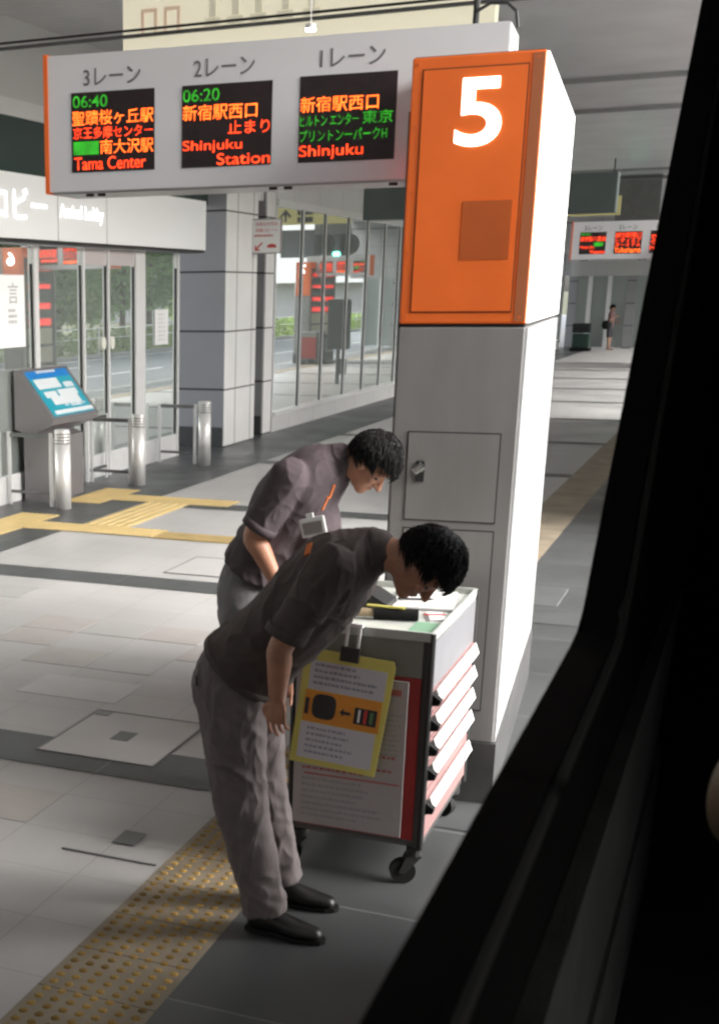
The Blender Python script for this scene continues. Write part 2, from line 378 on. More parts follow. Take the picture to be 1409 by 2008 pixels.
def remesh(mb, voxel, smooth_it=4, wr=None):
    """voxel union of overlapping closed shapes -> one continuous skin; wr = wrinkle displacement function"""
    me = bpy.data.meshes.new('tmp'); me.from_pydata(mb.v, [], mb.f)
    bm = bmesh.new(); bm.from_mesh(me); bmesh.ops.recalc_face_normals(bm, faces=bm.faces); bm.to_mesh(me); bm.free()
    o = bpy.data.objects.new('tmp', me); C.objects.link(o)
    md = o.modifiers.new('r', 'REMESH'); md.mode = 'VOXEL'; md.voxel_size = voxel; md.adaptivity = 0
    if smooth_it:
        ms = o.modifiers.new('s', 'SMOOTH'); ms.factor = .5; ms.iterations = smooth_it
    dg = bpy.context.evaluated_depsgraph_get(); dg.update()
    out = bpy.data.meshes.new_from_object(o.evaluated_get(dg))
    bpy.data.objects.remove(o); bpy.data.meshes.remove(me)
    if wr:
        ns = [v.normal.copy() for v in out.vertices]
        for v, nn in zip(out.vertices, ns): v.co = v.co + nn*wr(v.co)
    out.polygons.foreach_set('use_smooth', [True]*len(out.polygons)); out.update()
    return out
def mesh_obj(name, me, m, parent):
    me.name = name; me.materials.clear(); me.materials.append(m)
    o = bpy.data.objects.new(name, me); C.objects.link(o); o.parent = parent
    return o

def glyphs(s, bold=0):
    cu = bpy.data.curves.new('txt', 'FONT'); cu.body = s; cu.size = 1; cu.extrude = .0; cu.resolution_u = 6; cu.offset = bold
    o = bpy.data.objects.new('txt', cu); C.objects.link(o)
    dg = bpy.context.evaluated_depsgraph_get(); dg.update()
    me = bpy.data.meshes.new_from_object(o.evaluated_get(dg))
    vs = [v.co.copy() for v in me.vertices]; fs = [list(p.vertices) for p in me.polygons]
    bpy.data.objects.remove(o); bpy.data.curves.remove(cu); bpy.data.meshes.remove(me)
    return vs, fs
def put_text(mb, s, x0, z0, wd, ht, y=0, m=None, bold=0, thick=.002):
    """lettering fitted into the rectangle x0..x0+wd, z0..z0+ht on the plane y, facing -Y"""
    vs, fs = glyphs(s, bold)
    if not vs: return
    ax, bx = min(v.x for v in vs), max(v.x for v in vs); ay, by = min(v.y for v in vs), max(v.y for v in vs)
    P = [(x0 + (v.x-ax)/(bx-ax)*wd, z0 + (v.y-ay)/max(by-ay, 1e-6)*ht) for v in vs]
    n = len(P)
    from collections import Counter
    ec = Counter()
    for f in fs:
        for i in range(len(f)): ec[(f[i], f[(i+1) % len(f)])] += 1
    bnd = [e for e in ec if (e[1], e[0]) not in ec]
    allv = [(a, y-thick, b) for a, b in P] + [(a, y-.0004, b) for a, b in P]
    mb.add(allv, [f for f in fs] + [[a, a+n, b+n, b] for a, b in bnd], m)
def text_rows(mb, x0, z1, wd, rows, rh, y, m, seed=1, fill=.62):
    """rows of tiny illegible print"""
    rnd = random.Random(seed)
    for i in range(rows):
        x = x0; zt = z1 - i*rh; lim = x0 + wd*rnd.uniform(.6, 1)
        while x < lim:
            l = rh*rnd.uniform(.3, .8)
            mb.quad((x, y, zt-rh*fill), (min(x+l, lim), y, zt-rh*fill), (min(x+l, lim), y, zt-rh*rnd.uniform(0, .15)), (x, y, zt-rh*rnd.uniform(0, .15)), m)
            x += l + rh*rnd.uniform(.08, .25)

# ------------------------------------------------------------------ ground, road, paving
def sheet(name, x0, y0, x1, y1, z, m, ny=1):
    b = MB(); b.quad((x0, y0, z), (x1, y0, z), (x1, y1, z), (x0, y1, z)); return struct(b.build(name, m))
sheet('ground', -1500, -1500, 1500, 1500, -.30, soil)
sheet('road', -.36, -200, 8.3, 400, -.16, asphalt)
struct(MB().box((-60, -40, -.25), (-.52, 130, 0)).build('pavement', paving))
struct(MB().box((-.52, -40, -.25), (-.36, 130, .004), bev=.02).build('kerb', concrete))
struct(MB().box((8.3, -40, -.29), (8.5, 200, -.02)).build('far_kerb', concrete))
for k, (y0, y1) in enumerate(((5.43, 5.84), (9.4, 9.8), (13.3, 13.68), (17.3, 17.62), (21.2, 21.5), (25.2, 25.5), (29.2, 29.5), (33.2, 33.5), (37.1, 37.4), (41, 41.3), (45, 45.3))):
    sheet('paving_band', -6.03, y0, -1.965, y1, .004, slate)
    sheet('paving_band', -1.53, y0, -.525, y1, .008, mat('darker_slate', (.075, .078, .08), .45, var=.1))
sheet('paving_edge', -1.53, -10, -.525, 110, .004, slate)
sheet('paving_edge', -7.9, -10, -6.03, 57, .004, slate)
rnd = random.Random(3)
lt = [mat('pale_slab', (.53, .53, .525), .4, var=.05), mat('brownish_slab', (.43, .405, .39), .45, var=.08), mat('greyish_slab', (.42, .415, .41), .42, var=.06)]
bt = [MB(), MB(), MB()]
bt[0].box((-3.74, 6.50, 0), (-3.10, 6.90, .003))
for (ix, iy, k) in ((-9, 18, 1), (-8, 18, 2), (-10, 19, 1), (-10, 20, 1), (-7, 19, 1), (-9, 20, 2), (-11, 19, 2), (-8, 20, 1), (-7, 21, 2), (-11, 17, 1), (-6, 17, 2), (-12, 22, 2), (-9, 12, 2), (-7, 12, 1)):
    bt[k].box((ix*.45+.006, iy*.395+.006, 0), (ix*.45+.444, iy*.395+.389, .0025))
for k in range(3): struct(bt[k].build('replaced_slabs', lt[k]))
for k in range(7):
    sheet('road_line', 3.2, 8+k*14, 3.35, 14+k*14, -.156, white_line)
    sheet('road_line', 5.9, 8+k*14, 6.05, 14+k*14, -.156, white_line)
sheet('road_line', .35, -20, .50, 200, -.156, white_line)
sheet('road_line', 7.8, -20, 7.95, 200, -.156, white_line)

# tactile paving: warning strip along the kerb, yellow guide paths at the doors
tb = MB(); tb.box((-1.965, -5, .001), (-1.53, 110, .006))
struct(tb.build('tactile_paving', faded_t))
def dots(name, rects, m, pitch=.053, h=.006, r_=.0165):
    b = MB(); n = 8
    for x0, y0, x1, y1, z in rects:
        nx = max(1, int((x1-x0)/pitch)); ny = max(1, int((y1-y0)/pitch))
        for i in range(nx):
            for j in range(ny):
                cx = x0 + (i+.5)*(x1-x0)/nx; cy = y0 + (j+.5)*(y1-y0)/ny
                o = len(b.v)
                b.v += [(cx+r_*math.cos(2*math.pi*k/n), cy+r_*math.sin(2*math.pi*k/n), z) for k in range(n)]
                b.v += [(cx+.6*r_*math.cos(2*math.pi*k/n), cy+.6*r_*math.sin(2*math.pi*k/n), z+h) for k in range(n)]
                b.f += [[o+k, o+(k+1) % n, o+n+(k+1) % n, o+n+k] for k in range(n)] + [[o+n+k for k in range(n)]]
    return struct(b.build(name, m, recalc=False))
jb = MB()
for k in range(40): jb.box((-1.965, 2.0+k*.3, .006), (-1.53, 2.004+k*.3, .0066))
struct(jb.build('tactile_joints', mat('tactile_joint', (.10, .085, .07), .9)))
dots('tactile_dots', [(-1.955, 2.4, -1.54, 12.0, .006)], faded_dot)
Yd = [(-6.90, 13.18, -6.45, 14.30), (-6.45, 13.50, -5.05, 13.92), (-6.94, 11.0, -6.48, 12.30), (-6.48, 11.48, -5.06, 11.88)]
yb = MB()
for q in Yd: yb.box((q[0], q[1], .0045), (q[2], q[3], .010))
struct(yb.build('tactile_paving', yellow_t))
dots('tactile_dots', [(*q, .010) for q in Yd], mat('yellow_dot', (.68, .50, .20), .5, var=.1))
gb = MB(); gd = MB()
gb.box((-6.0, 11.885, .0045), (-5.5, 13.495, .010))
for k in range(5): gd.box((-5.96+k*.1, 11.90, .010), (-5.925+k*.1, 13.48, .015))
struct(gb.build('tactile_paving', mat('pale_tactile', (.56, .44, .22), .6, var=.12))); struct(gd.build('tactile_bars', mat('pale_tactile_bar', (.62, .46, .20), .55, var=.1)))
gb = MB(); gd = MB()
gb.box((-5.05, 11.46, .0045), (-2.6, 11.80, .010))
for k in range(5): gd.box((-5.04, 11.48+k*.066, .010), (-2.61, 11.508+k*.066, .015))
struct(gb.build('tactile_paving', mat('ochre_tactile', (.44, .31, .10), .6, var=.12))); struct(gd.build('tactile_bars', yellow_t))

# utility covers set into the paving
def cover(x0, y0, x1, y1, label, bright=False, plates=True, near_only=False, dark=False):
    fm_ = mat('cover_frame', (.22, .22, .22), .5, metal=.4)
    t = thing('utility_cover', label, 'utility cover', ((x0+x1)/2, (y0+y1)/2, .004), 0, 'utility covers in the paving')
    hx, hy = (x1-x0)/2, (y1-y0)/2; b = MB(); w_ = .011
    b.box((-hx, -hy, 0), (hx, -hy+w_, .004))
    if not near_only:
        b.box((-hx, hy-w_, 0), (hx, hy, .004)); b.box((-hx, -hy+w_, 0), (-hx+w_, hy-w_, .004)); b.box((hx-w_, -hy+w_, 0), (hx, hy-w_, .004))
    b.build('frame', fm_, t)
    if not near_only: MB().box((-hx+w_, -hy+w_, -.001), (hx-w_, hy-w_, .002)).build('infill', mat('dark_cover_infill', (.09, .095, .095), .4, var=.1, scale=4) if dark else mat('cover_infill', (.45, .44, .435), .4, var=.07, scale=4), t)
    if plates:
        MB().box((-.05, -.07, .002), (.05, .07, .0045)).build('lifting_plate', steel_dark, t)
        if not near_only: MB().box((-hx+.02, hy-.09, .002), (-hx+.1, hy-.02, .0045)).build('corner_plate', mat('worn_plate', (.3, .3, .3), .5, metal=.5), t)
    return t
cover(-3.13, 5.62, -2.47, 6.36, 'large square utility cover crossing the dark band beside the bowing man in front')
cover(-2.42, 4.55, -1.99, 4.98, 'small utility cover beside the near end of the dotted tactile strip', near_only=True)
cover(-4.30, 10.0, -3.5, 10.75, 'pale utility cover behind the rear man near the ochre guide path', plates=False)
cover(-1.45, 10.0, -1.14, 10.65, 'narrow utility cover in the dark slate to the right of the white lit pillar', plates=False, dark=True)

# ------------------------------------------------------------------ canopy
cn = thing('canopy', 'grey slatted canopy ceiling over the bus platform', 'canopy', (0, 0, 5.0))
MB().box((-12, -30, 0), (1.6, 130, .35)).build('ceiling', ceil_m, cn)
for y in (11.0, 29.5, 48): MB().box((-7.38, y, -.668), (-.4, y+.02, -.65)).build('ceiling_rail', black_metal, cn); MB().box((-7.38, y+.09, -.70), (-.4, y+.12, -.672)).build('ceiling_rail', steel_dark, cn)
for y in (20.5, 24, 36): MB().box((-7.0, y, -.06), (-.4, y+.10, 0)).build('ceiling_joint', mat('joint_grey', (.3, .3, .3), .6), cn)
lampt = thing('ceiling_lamp', 'small round ceiling lamp glowing above the departure sign', 'lamp', (-2.33, 7.35, 3.56))
MB().lathe([(.024, 0), (.024, .008)], (0, 0, 0), 16).build('glow', lamp_m, lampt)
MB().lathe([(.028, .008), (.028, .03), (.0025, .035), (.0025, 1.44)], (0, 0, 0), 14).build('stem', alu, lampt)

# ------------------------------------------------------------------ terminal building
bd = thing('terminal_building', 'white and glass arrival lobby building with grey panelled columns', 'building', (-7.75, 18, 0))
def bp(name, mb, m=None, label=None, par=None, smooth=False):
    return mb.build(name, m, par or bd, smooth, Matrix.Translation((7.75, -18, 0)) if not par or par is not bd else Matrix.Translation((7.75, -18, 0)), label)
# columns
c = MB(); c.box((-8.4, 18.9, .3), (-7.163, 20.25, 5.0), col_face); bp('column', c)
c = MB(); c.box((-7.163, 18.903, .3), (-7.155, 20.247, 5.0)); bp('column_lit_side', c, col_side)
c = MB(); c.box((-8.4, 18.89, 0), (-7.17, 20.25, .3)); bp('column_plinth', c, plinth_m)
c = MB(); c.box((-7.17, 18.905, 0), (-7.153, 20.247, .3)); bp('column_lit_side', c, col_side)
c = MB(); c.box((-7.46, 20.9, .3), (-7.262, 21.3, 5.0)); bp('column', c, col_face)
c = MB(); c.box((-7.262, 20.903, 0), (-7.235, 21.30, 5.0)); bp('column_lit_side', c, col_side)
c = MB(); c.box((-7.47, 20.89, 0), (-7.262, 21.3, .3)); bp('column_plinth', c, plinth_m)
bp('back_wall', MB().box((-8.39, 20.25, 0), (-7.6, 20.9, 5)), mat('recess_grey', (.4, .4, .4), .5))
# fascia with lobby lettering
fa = bp('fascia', MB().box((-7.42, -30, 2.81), (-7.15, 18.08, 3.45)), fascia_m)
for y in (13.66, 14.90): bp('fascia_joint', MB().box((-7.152, y, 2.81), (-7.147, y+.010, 3.45)), mat('joint_mid_grey', (.3, .3, .3), .5))
sh = MB(); sh.box((-7.43, -30, 2.775), (-7.17, 18.08, 2.808)); bp('soffit_rail', sh, black_metal)
tl = MB(); put_text(tl, 'Arrival Lobby', 13.71, 3.01, 1.10, .19, 0, bold=.0, thick=.008)
tl2 = MB(); put_text(tl2, '到着ロビー', 11.35, 2.98, 2.05, .34, 0, bold=.005, thick=.008)
rot = Matrix.Translation((-7.149, 0, 0)) @ Matrix(((0, -1, 0, 0), (1, 0, 0, 0), (0, 0, 1, 0), (0, 0, 0, 1)))
for t_ in (tl, tl2):
    t_.v = [tuple(rot @ Vector(v)) for v in t_.v]; bp('fascia_lettering', t_, letter_white, par=bd)
bp('clerestory', MB().box((-7.50, -30, 3.45), (-7.44, 18.88, 4.05)), dark_glass)
bp('upper_beam', MB().box((-7.55, -30, 4.05), (-7.41, 18.88, 4.22)), mat('beam_pale', (.62, .62, .62), .4))
for y in (11.6, 14.4, 17.2): bp('clerestory_frame', MB().box((-7.445, y, 3.45), (-7.41, y+.07, 4.05)), alu)
bp('upper_wall', MB().box((-7.52, -30, 4.22), (-7.42, 18.88, 5.0)), mat('upper_wall_grey', (.50, .50, .50), .5))
bp('rear_wall', MB().box((-7.50, -30, 0), (-7.42, 4.0, 2.81)), mat('light_block_grey', (.3, .3, .3), .6))  # unseen wall added to keep sky light off the near platform
bp('light_block_wall', MB().box((-7.4, -30.3, 0), (-.6, -30.05, 5.0)), mat('light_block_grey', (.3, .3, .3), .6))  # unseen end wall added to shut out sky light
# lobby doors: mullions, panes, white base
MU = [(4.0, .06), (6.4, .06), (8.8, .06), (10.2, .06), (11.4, .06), (13.52, .10), (14.73, .05), (15.42, .045), (16.25, .30), (17.66, .05)]
for y, wd in MU: bp('mullion', MB().box((-7.45, y, .0), (-7.385, y+wd, 2.77)), alu)
for y, wd in MU[5:]: bp('dark_edge', MB().box((-7.424, y-.02, .32), (-7.412, y-.0005, 2.57)), rubber)  # dark strip along one edge of each door mullion
for (y0, w0), (y1, w1) in zip(MU[:-1], MU[1:]):
    bp('glass_pane', MB().box((-7.435, y0+w0, .02), (-7.425, y1, 2.77)), glass)
    if y0 not in (14.73, 15.42): bp('base_panel', MB().box((-7.445, y0+w0, 0), (-7.40, y1, .31)), base_white)
for y0, y1 in ((14.78, 15.42), (15.465, 16.25)):
    bp('door_base', MB().box((-7.44, y0, .02), (-7.405, y1, .30)), base_white)
    bp('door_header', MB().box((-7.424, y0, 2.58), (-7.405, y1, 2.77)), mat('header_pinkish', (.55, .5, .5), .25))
# posters and stickers on the glass
pb = bp('glass_poster', MB().box((-7.415, 12.70, 1.69), (-7.405, 13.32, 2.45)), mat('bright_paper', (.88, .88, .88), .6))
PT = Matrix.Translation((-7.402, 0, 0)) @ rot.to_3x3().to_4x4()
tr = MB(); put_text(tr, '言', 12.95, 2.15, .22, .22, 0); text_rows(tr, 12.95, 2.10, .22, 3, .06, 0, None, 4); tr.v = [tuple(PT @ Vector(v)) for v in tr.v]; bp('poster_print', tr, mat('mid_print', (.45, .45, .45), .7))
bp('glass_poster', MB().box((-7.415, 16.92, 1.57), (-7.407, 17.36, 2.03)), paper)
tr = MB(); text_rows(tr, 17.0, 1.98, .28, 7, .055, 0, None, 5, .4); tr.v = [tuple(PT @ Vector(v)) for v in tr.v]; bp('poster_print', tr, mat('pale_print', (.6, .6, .6), .7))
for y in (15.32, 15.57):
    e = MB(); n = 20; e.prism([(y+.06*math.cos(2*math.pi*k/n), 1.65+.08*math.sin(2*math.pi*k/n)) for k in range(n)], -7.42, -7.40, 'X'); bp('door_sticker', e, mat('cream_sticker', (.7, .7, .62), .6))
# long glass wall
GM = [21.32, 22.74, 24.06, 25.56, 26.93, 28.29, 29.52]
for k in range(1, 20): GM.append(29.52 + k*1.4)
for y in GM: bp('mullion', MB().box((-7.262, y, .31), (-7.222, y+.05, 3.60)), alu)
for y in GM: bp('dark_edge', MB().box((-7.249, y-.022, .33), (-7.240, y-.0005, 3.56)), rubber)  # dark strip along one edge of each wall mullion
for y0, y1 in zip(GM[:-1], GM[1:]): bp('glass_pane', MB().box((-7.26, y0+.055, .33), (-7.25, y1, 3.56)), glass)
bp('window_sill', MB().box((-7.29, 21.32, .27), (-7.17, 56, .33)), alu)
bp('window_head', MB().box((-7.29, 21.32, 3.56), (-7.18, 56, 3.66)), alu)
bp('base_wall', MB().box((-7.35, 21.305, 0), (-7.21, 56, .27)), panel_mat('base_wall_white', (.62, .62, .62), .35, 1.4, 0, (.3, .3, .3), 'Y'))
bp('bulkhead', MB().box((-7.40, 21.305, 3.66), (-7.22, 56, 5.0)), bulk_m)
bp('bulkhead', MB().box((-7.45, 20.25, 3.6), (-7.30, 20.9, 5.0)), bulk_m)
# facade that closes the far end
FY = 57
bp('end_wall', MB().box((-9, FY, 2.75), (1.5, FY+.3, 5)), panel_mat('end_wall_grey', (.40, .40, .40), .45, 1.6, .8, (.12, .12, .12), 'X'))
bp('end_fascia', MB().box((-7.1, FY-.35, 2.72), (-1.5, FY-.01, 3.3)), mat('end_fascia_pale', (.5, .5, .5), .4))
for k in range(12):
    x = -7.15 + k*.72
    bp('mullion', MB().box((x, FY-.06, 0), (x+(.16 if k % 3 else .34), FY+.02, 2.75)), alu if k % 3 else col_face)
    if k < 11: bp('glass_pane', MB().box((x+.16, FY, .02), (x+.72, FY+.01, 2.75)), mat('far_frosted_glass', (.35, .38, .37), .3, metal=.7))

# ------------------------------------------------------------------ bay pillar with its departure sign
PYAW = .0793723078
def bay(loc, number, plab, slab, screens, D=2.25):
    p = thing('bay_pillar', plab, 'pillar', loc, PYAW, 'numbered bay pillars')
    MB().box((-.26, 0, .30), (.252, D, 2.10), grey_panel, bev=.006).build('pillar_body', None, p)
    MB().box((-.268, -.008, 0), (.268, D+.004, .298)).build('plinth', plinth_m, p)
    MB().box((.2525, .012, .30), (.262, D-.01, 2.098)).build('side_panel', white_side, p)
    MB().box((-.26, 0, 2.115), (.252, .42, 3.14), orange, bev=.008).build('upper_case', None, p)
    MB().box((-.25, .012, 3.1405), (.245, .41, 3.143)).build('bounce_cover', plinth_m, p)  # unseen dark cover added to stop orange light bouncing onto the sign
    MB().box((-.258, .421, 2.115), (.252, D, 3.136), grey_panel).build('rear_case', None, p)  # hidden rear made grey to keep orange bounce off the sign
    MB().box((-.25, .01, 2.0995), (.25, D-.02, 2.1135)).build('shadow_gap', groove, p)
    MB().box((.2525, .012, 2.118), (.262, D-.01, 3.135)).build('lit_side_panel', lit_side, p)
    # front panel of the orange case with its thin frame
    f = MB(); f.box((-.212, -.006, 2.165), (.188, -.0005, 3.09)); f.build('front_panel', orange, p)
    g = MB(); g.box((-.217, -.0035, 2.160), (.193, -.0002, 2.1648)); g.box((-.217, -.0035, 3.0902), (.193, -.0002, 3.095)); g.box((.1885, -.0035, 2.165), (.193, -.0002, 3.09)); g.box((-.217, -.0035, 2.165), (-.2125, -.0002, 3.09)); g.build('panel_gap', mat('orange_gap', (.12, .03, .01), .8), p)
    MB().box((.205, -.003, 2.125), (.248, -.0006, 3.13)).build('edge_strip', mat('brownish_edge', (.42, .13, .05), .5), p)
    MB().box((-.027, -.0085, 2.367), (.165, -.0062, 2.594)).build('note_patch', orange_dark, p, label='darker orange square patch')
    d = MB(); put_text(d, number, -.078, 2.80, .178, .252, -.0062, bold=.014, thick=.004); d.build('number', lit_digit, p)
    # dark timetable board with small LED rows on the lobby side
    sb = MB().box((-.275, .06, .75), (-.2605, D-.08, 2.95), bev=.004).build('side_board', mat('side_board_black', (.02, .02, .022), .3), p)
    for z, h_ in ((2.70, .10), (2.35, .09), (1.95, .12), (1.62, .14)):
        e_ = MB(); e_.box((-.279, .16, z), (-.2755, D-.25, z+h_)); e_.build('led_row', led_dim, sb)
    for z in (1.25, .88): MB().box((-.280, .14, z), (-.2755, D-.22, z+.32)).build('timetable_sheet', mat('cream_sheet', (.6, .56, .44), .6), sb)
    for x, z in ((-.236, 2.14), (.225, 2.14), (-.236, 3.115), (.225, 3.115), (-.236, 2.63), (-.236, 2.40), (-.236, 2.88)):
        sc_ = MB(); sc_.prism([(x+.006*math.cos(2*math.pi*k/10), z+.006*math.sin(2*math.pi*k/10)) for k in range(10)], -.0035, -.0003, 'Y'); sc_.build('screw', orange_rim, p)
    # doors in the grey part
    for z0, z1, nm in ((1.292, 1.665, 'door'), (.45, 1.25, 'door')):
        dr = MB().box((-.192, -.004, z0), (.186, -.0004, z1)).build(nm, grey_panel, p)
        k = MB(); k.box((-.197, -.003, z0-.005), (.191, -.0002, z0)); k.box((-.197, -.003, z1), (.191, -.0002, z1+.005)); k.box((-.197, -.0026, z0), (-.1922, -.0002, z1)); k.box((.1862, -.0026, z0), (.191, -.0002, z1)); k.build('door_gap', groove, dr)
        if z1 > 1.5:
            h = MB(); h.box((-.155, -.010, 1.455), (-.118, -.004, 1.545), black_metal, bev=.003)
            h.box((-.15, -.024, 1.50), (-.122, -.010, 1.53), chrome, Matrix.Translation((0, 0, 0)), bev=.004)
            h.box((-.166, -.032, 1.498), (-.115, -.024, 1.535), chrome, Matrix.Translation((-.14, -.028, 1.515)) @ Matrix.Rotation(R(-38), 4, 'Y') @ Matrix.Translation((.14, .028, -1.515)), bev=.006)
            h.build('handle', None, dr)
    # cantilevered departure sign
    s = thing('departure_sign', slab, 'sign', loc, PYAW, 'departure signs over the bays')
    y0, y1 = .45, .83
    MB().prism([(-2.045, 2.722), (-.266, 2.722), (-.266, 3.146), (.062, 3.146), (.062, 3.325), (-2.045, 3.325)], y0, y1, 'Y').build('sign_case', sign_grey, s)
    MB().box((.0625, y0+.004, 3.15), (.068, y1-.004, 3.323)).build('end_panel', sign_white, s)
    MB().box((-2.066, y0-.006, 2.715), (-2.046, y1+.006, 3.332)).build('end_panel', orange, s, label='orange end panel')
    mk = MB(); put_text(mk, '1', .0, 3.2, .03, .07, 0); mk.v = [tuple(Matrix.Translation((.0685, y0+.2, 0)) @ Matrix.Rotation(R(90), 4, 'Z') @ Vector(v)) for v in mk.v]; mk.build('end_mark', text_grey, s)
    ft = MB()
    for x in (-1.86, -1.80, -.95, -.88, -.40): ft.lathe([(.02, -.022), (.02, 0)], (x, y0+.06, 2.722), 10)
    ft.build('underside_fittings', black_metal, s)
    rb = MB().box((-2.04, y0+.03, 2.712), (-.27, y1-.03, 2.7215)); rb.build('underside_tray', mat('tray_grey', (.42, .42, .42), .3, metal=.5), s)
    hg = MB(); hg.tube([(-.10, .64, 3.325), (-.10, .64, 5.0)], .014, 8); hg.lathe([(.045, 0), (.035, .02), (.014, .025)], (-.10, .64, 3.325), 12)
    hg.tube([(-.10, .62, 3.40), (-.04, .62, 3.43), (.03, .62, 3.425), (.07, .62, 3.39), (.08, .62, 3.326)], .007, 6)
    hg.build('hanger', black_metal, s)
    for txt, x, z in (('3レーン', -1.862, 3.185), ('2レーン', -1.318, 3.19), ('1レーン', -.735, 3.195)): lab = MB(); put_text(lab, txt, x, z, .285, .075, y0-.0005, bold=.004); lab.build('lane_lettering', text_grey, s)
    rects = ((-1.925, -1.508, 2.806, 3.158), (-1.373, -.948, 2.806, 3.158), (-.822, -.392, 2.806, 3.164))
    for (xa, xb, za, zb), rows in zip(rects, screens):
        sc = MB().box((xa, y0-.004, za), (xb, y0-.0005, zb)).build('screen', screen_black, s)
        W, H = xb-xa, zb-za
        for (txt, m, u0, v0, u1, v1) in rows:
            q = MB()
            if txt == '#': q.box((xa+u0*W, y0-.0052, zb-v1*H), (xa+u1*W, y0-.0042, zb-v0*H))
            else: put_text(q, txt, xa+u0*W, zb-v1*H, (u1-u0)*W, (v1-v0)*H, y0-.0042, bold=.004, thick=.0015)
            q.build('led_text' if txt != '#' else 'led_block', m, sc)
    return p, s
SCR5 = [
  [('06:40', led_green, .02, .04, .44, .19), ('聖蹟桜ヶ丘駅', led_amber, .01, .23, .99, .41), ('京王多摩センター', led_red, .02, .43, .98, .58), ('#', led_green, .02, .61, .33, .78), ('南大沢駅', led_amber, .35, .60, .99, .78), ('Tama Center', led_red, .03, .81, .90, .97)],
  [('06:20', led_green, .01, .05, .42, .20), ('新宿駅西口', led_amber, .01, .24, .84, .43), ('止まり', led_red, .52, .45, .98, .61), ('Shinjuku', led_red, .01, .67, .68, .83), ('Station', led_red, .40, .84, .99, .98)],
  [('新宿駅西口', led_amber, .01, .24, .82, .42), ('ヒルトン エンター', led_green, .01, .45, .62, .58), ('東京', led_green, .66, .43, .97, .58), ('プリントンーパークH', led_green, .01, .62, .92, .76), ('Shinjuku', led_red, .01, .80, .68, .97)]]
SCR6 = [
  [('06:45', led_green, .02, .03, .4, .16), ('東京駅八重洲', led_red, .02, .2, .98, .42), ('Tokyo Sta.', led_red, .03, .62, .6, .78), ('#', led_green, .55, .46, .9, .64), ('Yaesu', led_red, .4, .82, .98, .97)],
  [('横浜駅東口', led_red, .02, .05, .98, .28), ('シティエア', led_red, .02, .3, .98, .5), ('ターミナル', led_red, .02, .52, .98, .68), ('Yokohama', led_amber, .02, .72, .98, .95)],
  [('羽田', led_red, .02, .2, .98, .6), ('Haneda', led_red, .02, .65, .9, .85)]]
P0 = (-1.1355, 5.7706, 0)
bay(P0, '5', 'grey pillar with orange head and glowing number 5 behind the bowing men', 'grey lane sign with three red LED screens fixed to the orange number 5 pillar', SCR5)
bay((-1.03, 24.35, 0), '6', 'distant pillar with orange head numbered 6 hidden behind the bus window post', 'distant lane sign with red LED screens seen right of the white lit pillar side', SCR6, 1.25)
bay((-1.0, 42.6, 0), '7', 'orange numbered 7 pillar mirrored in the long glass wall', 'farthest lane sign mirrored in the long glass wall', SCR6)

# ------------------------------------------------------------------ hanging signs and boards
ys = thing('hanging_sign', 'long pale yellow box standing in for a sign reflected in the ceiling above the departure sign', 'sign', (-3.75, 11.3, 4.19))
MB().box((-1.50, 0, 0), (1.62, .14, .81)).build('sign_box', yellow_reflection_m, ys)  # glowing box standing in for a yellow reflection in the ceiling slats
for x in (-1.33, -1.12):
    for z in (.16, .48): MB().prism([(x, z), (x+.03, z), (x+.03, z+.17), (x+.12, z+.17), (x+.12, z), (x+.15, z), (x+.15, z+.20), (x, z+.20)], -.006, -.001, 'Y').build('sign_mark', pink_print, ys)
for x in (-.75, -.55, -.35, -.12, .1):
    for a_, b_, c_, d_ in ((0, .14, .18, .24), (.04, .10, .245, .40), (0, .15, .50, .55), (.02, .06, .6, .75)): MB().box((x+a_, -.006, c_), (x+b_, -.001, d_)).build('sign_mark', dim_print, ys)
for x in (-1.2, 1.3): MB().tube([(x, .07, .81), (x, .07, .811)], .01).build('hanger_stub', black_metal, ys)
os_ = thing('hanging_sign', 'olive yellow guide sign with bus pictogram and up arrow mirrored in the glass wall', 'sign', (-4.2, 33, 3.82))
MB().box((-1.0, 0, 0), (1.0, .12, .40)).build('sign_box', olive_sign, os_)
ar = MB(); ar.prism([(.62, .06), (.68, .06), (.68, .24), (.76, .16), (.80, .20), (.65, .36), (.50, .20), (.54, .16), (.62, .24)], -.006, -.001, 'Y')
ar.build('arrow', print_black, os_); ar = MB(); ar.prism([(-.05, .05), (.35, .05), (.35, .17), (-.05, .17)], -.006, -.001, 'Y'); ar.prism([(-.05, .22), (.35, .22), (.35, .36), (.02, .36), (-.05, .30)], -.006, -.001, 'Y'); ar.build('pictogram', print_black, os_)
MB().tube([(-.8, .06, .4), (-.8, .06, 1.18)], .012).build('hanger', black_metal, os_); MB().tube([(.8, .06, .4), (.8, .06, 1.18)], .012).build('hanger', black_metal, os_)
db = thing('display_board', 'dark green back of a long display board hung behind the departure sign', 'display board', (-2.24, 12, 2.84))
MB().box((-1.04, 0, 0), (1.04, .15, .31), mat('dark_green_board', (.035, .045, .042), .5, var=.15), bev=.008).build('board_case', None, db)
MB().tube([(-.6, .075, .31), (-.6, .075, 2.16)], .015).build('hanger', alu, db)
rs = thing('direction_sign', 'small white sign with red lettering and red arrow on the grey column', 'sign', (-6.93, 20.0, 2.80))
MB().box((-.235, 0, 0), (.235, .04, .50)).build('sign_frame', mat('pinkish_grey_frame', (.30, .25, .25), .5), rs)
MB().box((-.220, -.005, .015), (.220, -.0005, .485)).build('sign_face', paper, rs)
for tx, z in (('お迎えの方は', .40), ('到着ロビーへ', .31)): rt = MB(); put_text(rt, tx, -.17, z, .34, .055, -.0055); rt.build('sign_line', print_red, rs)
rt = MB(); text_rows(rt, -.19, .275, .38, 1, .045, -.007, None, 9); rt.build('sign_line', print_red, rs)
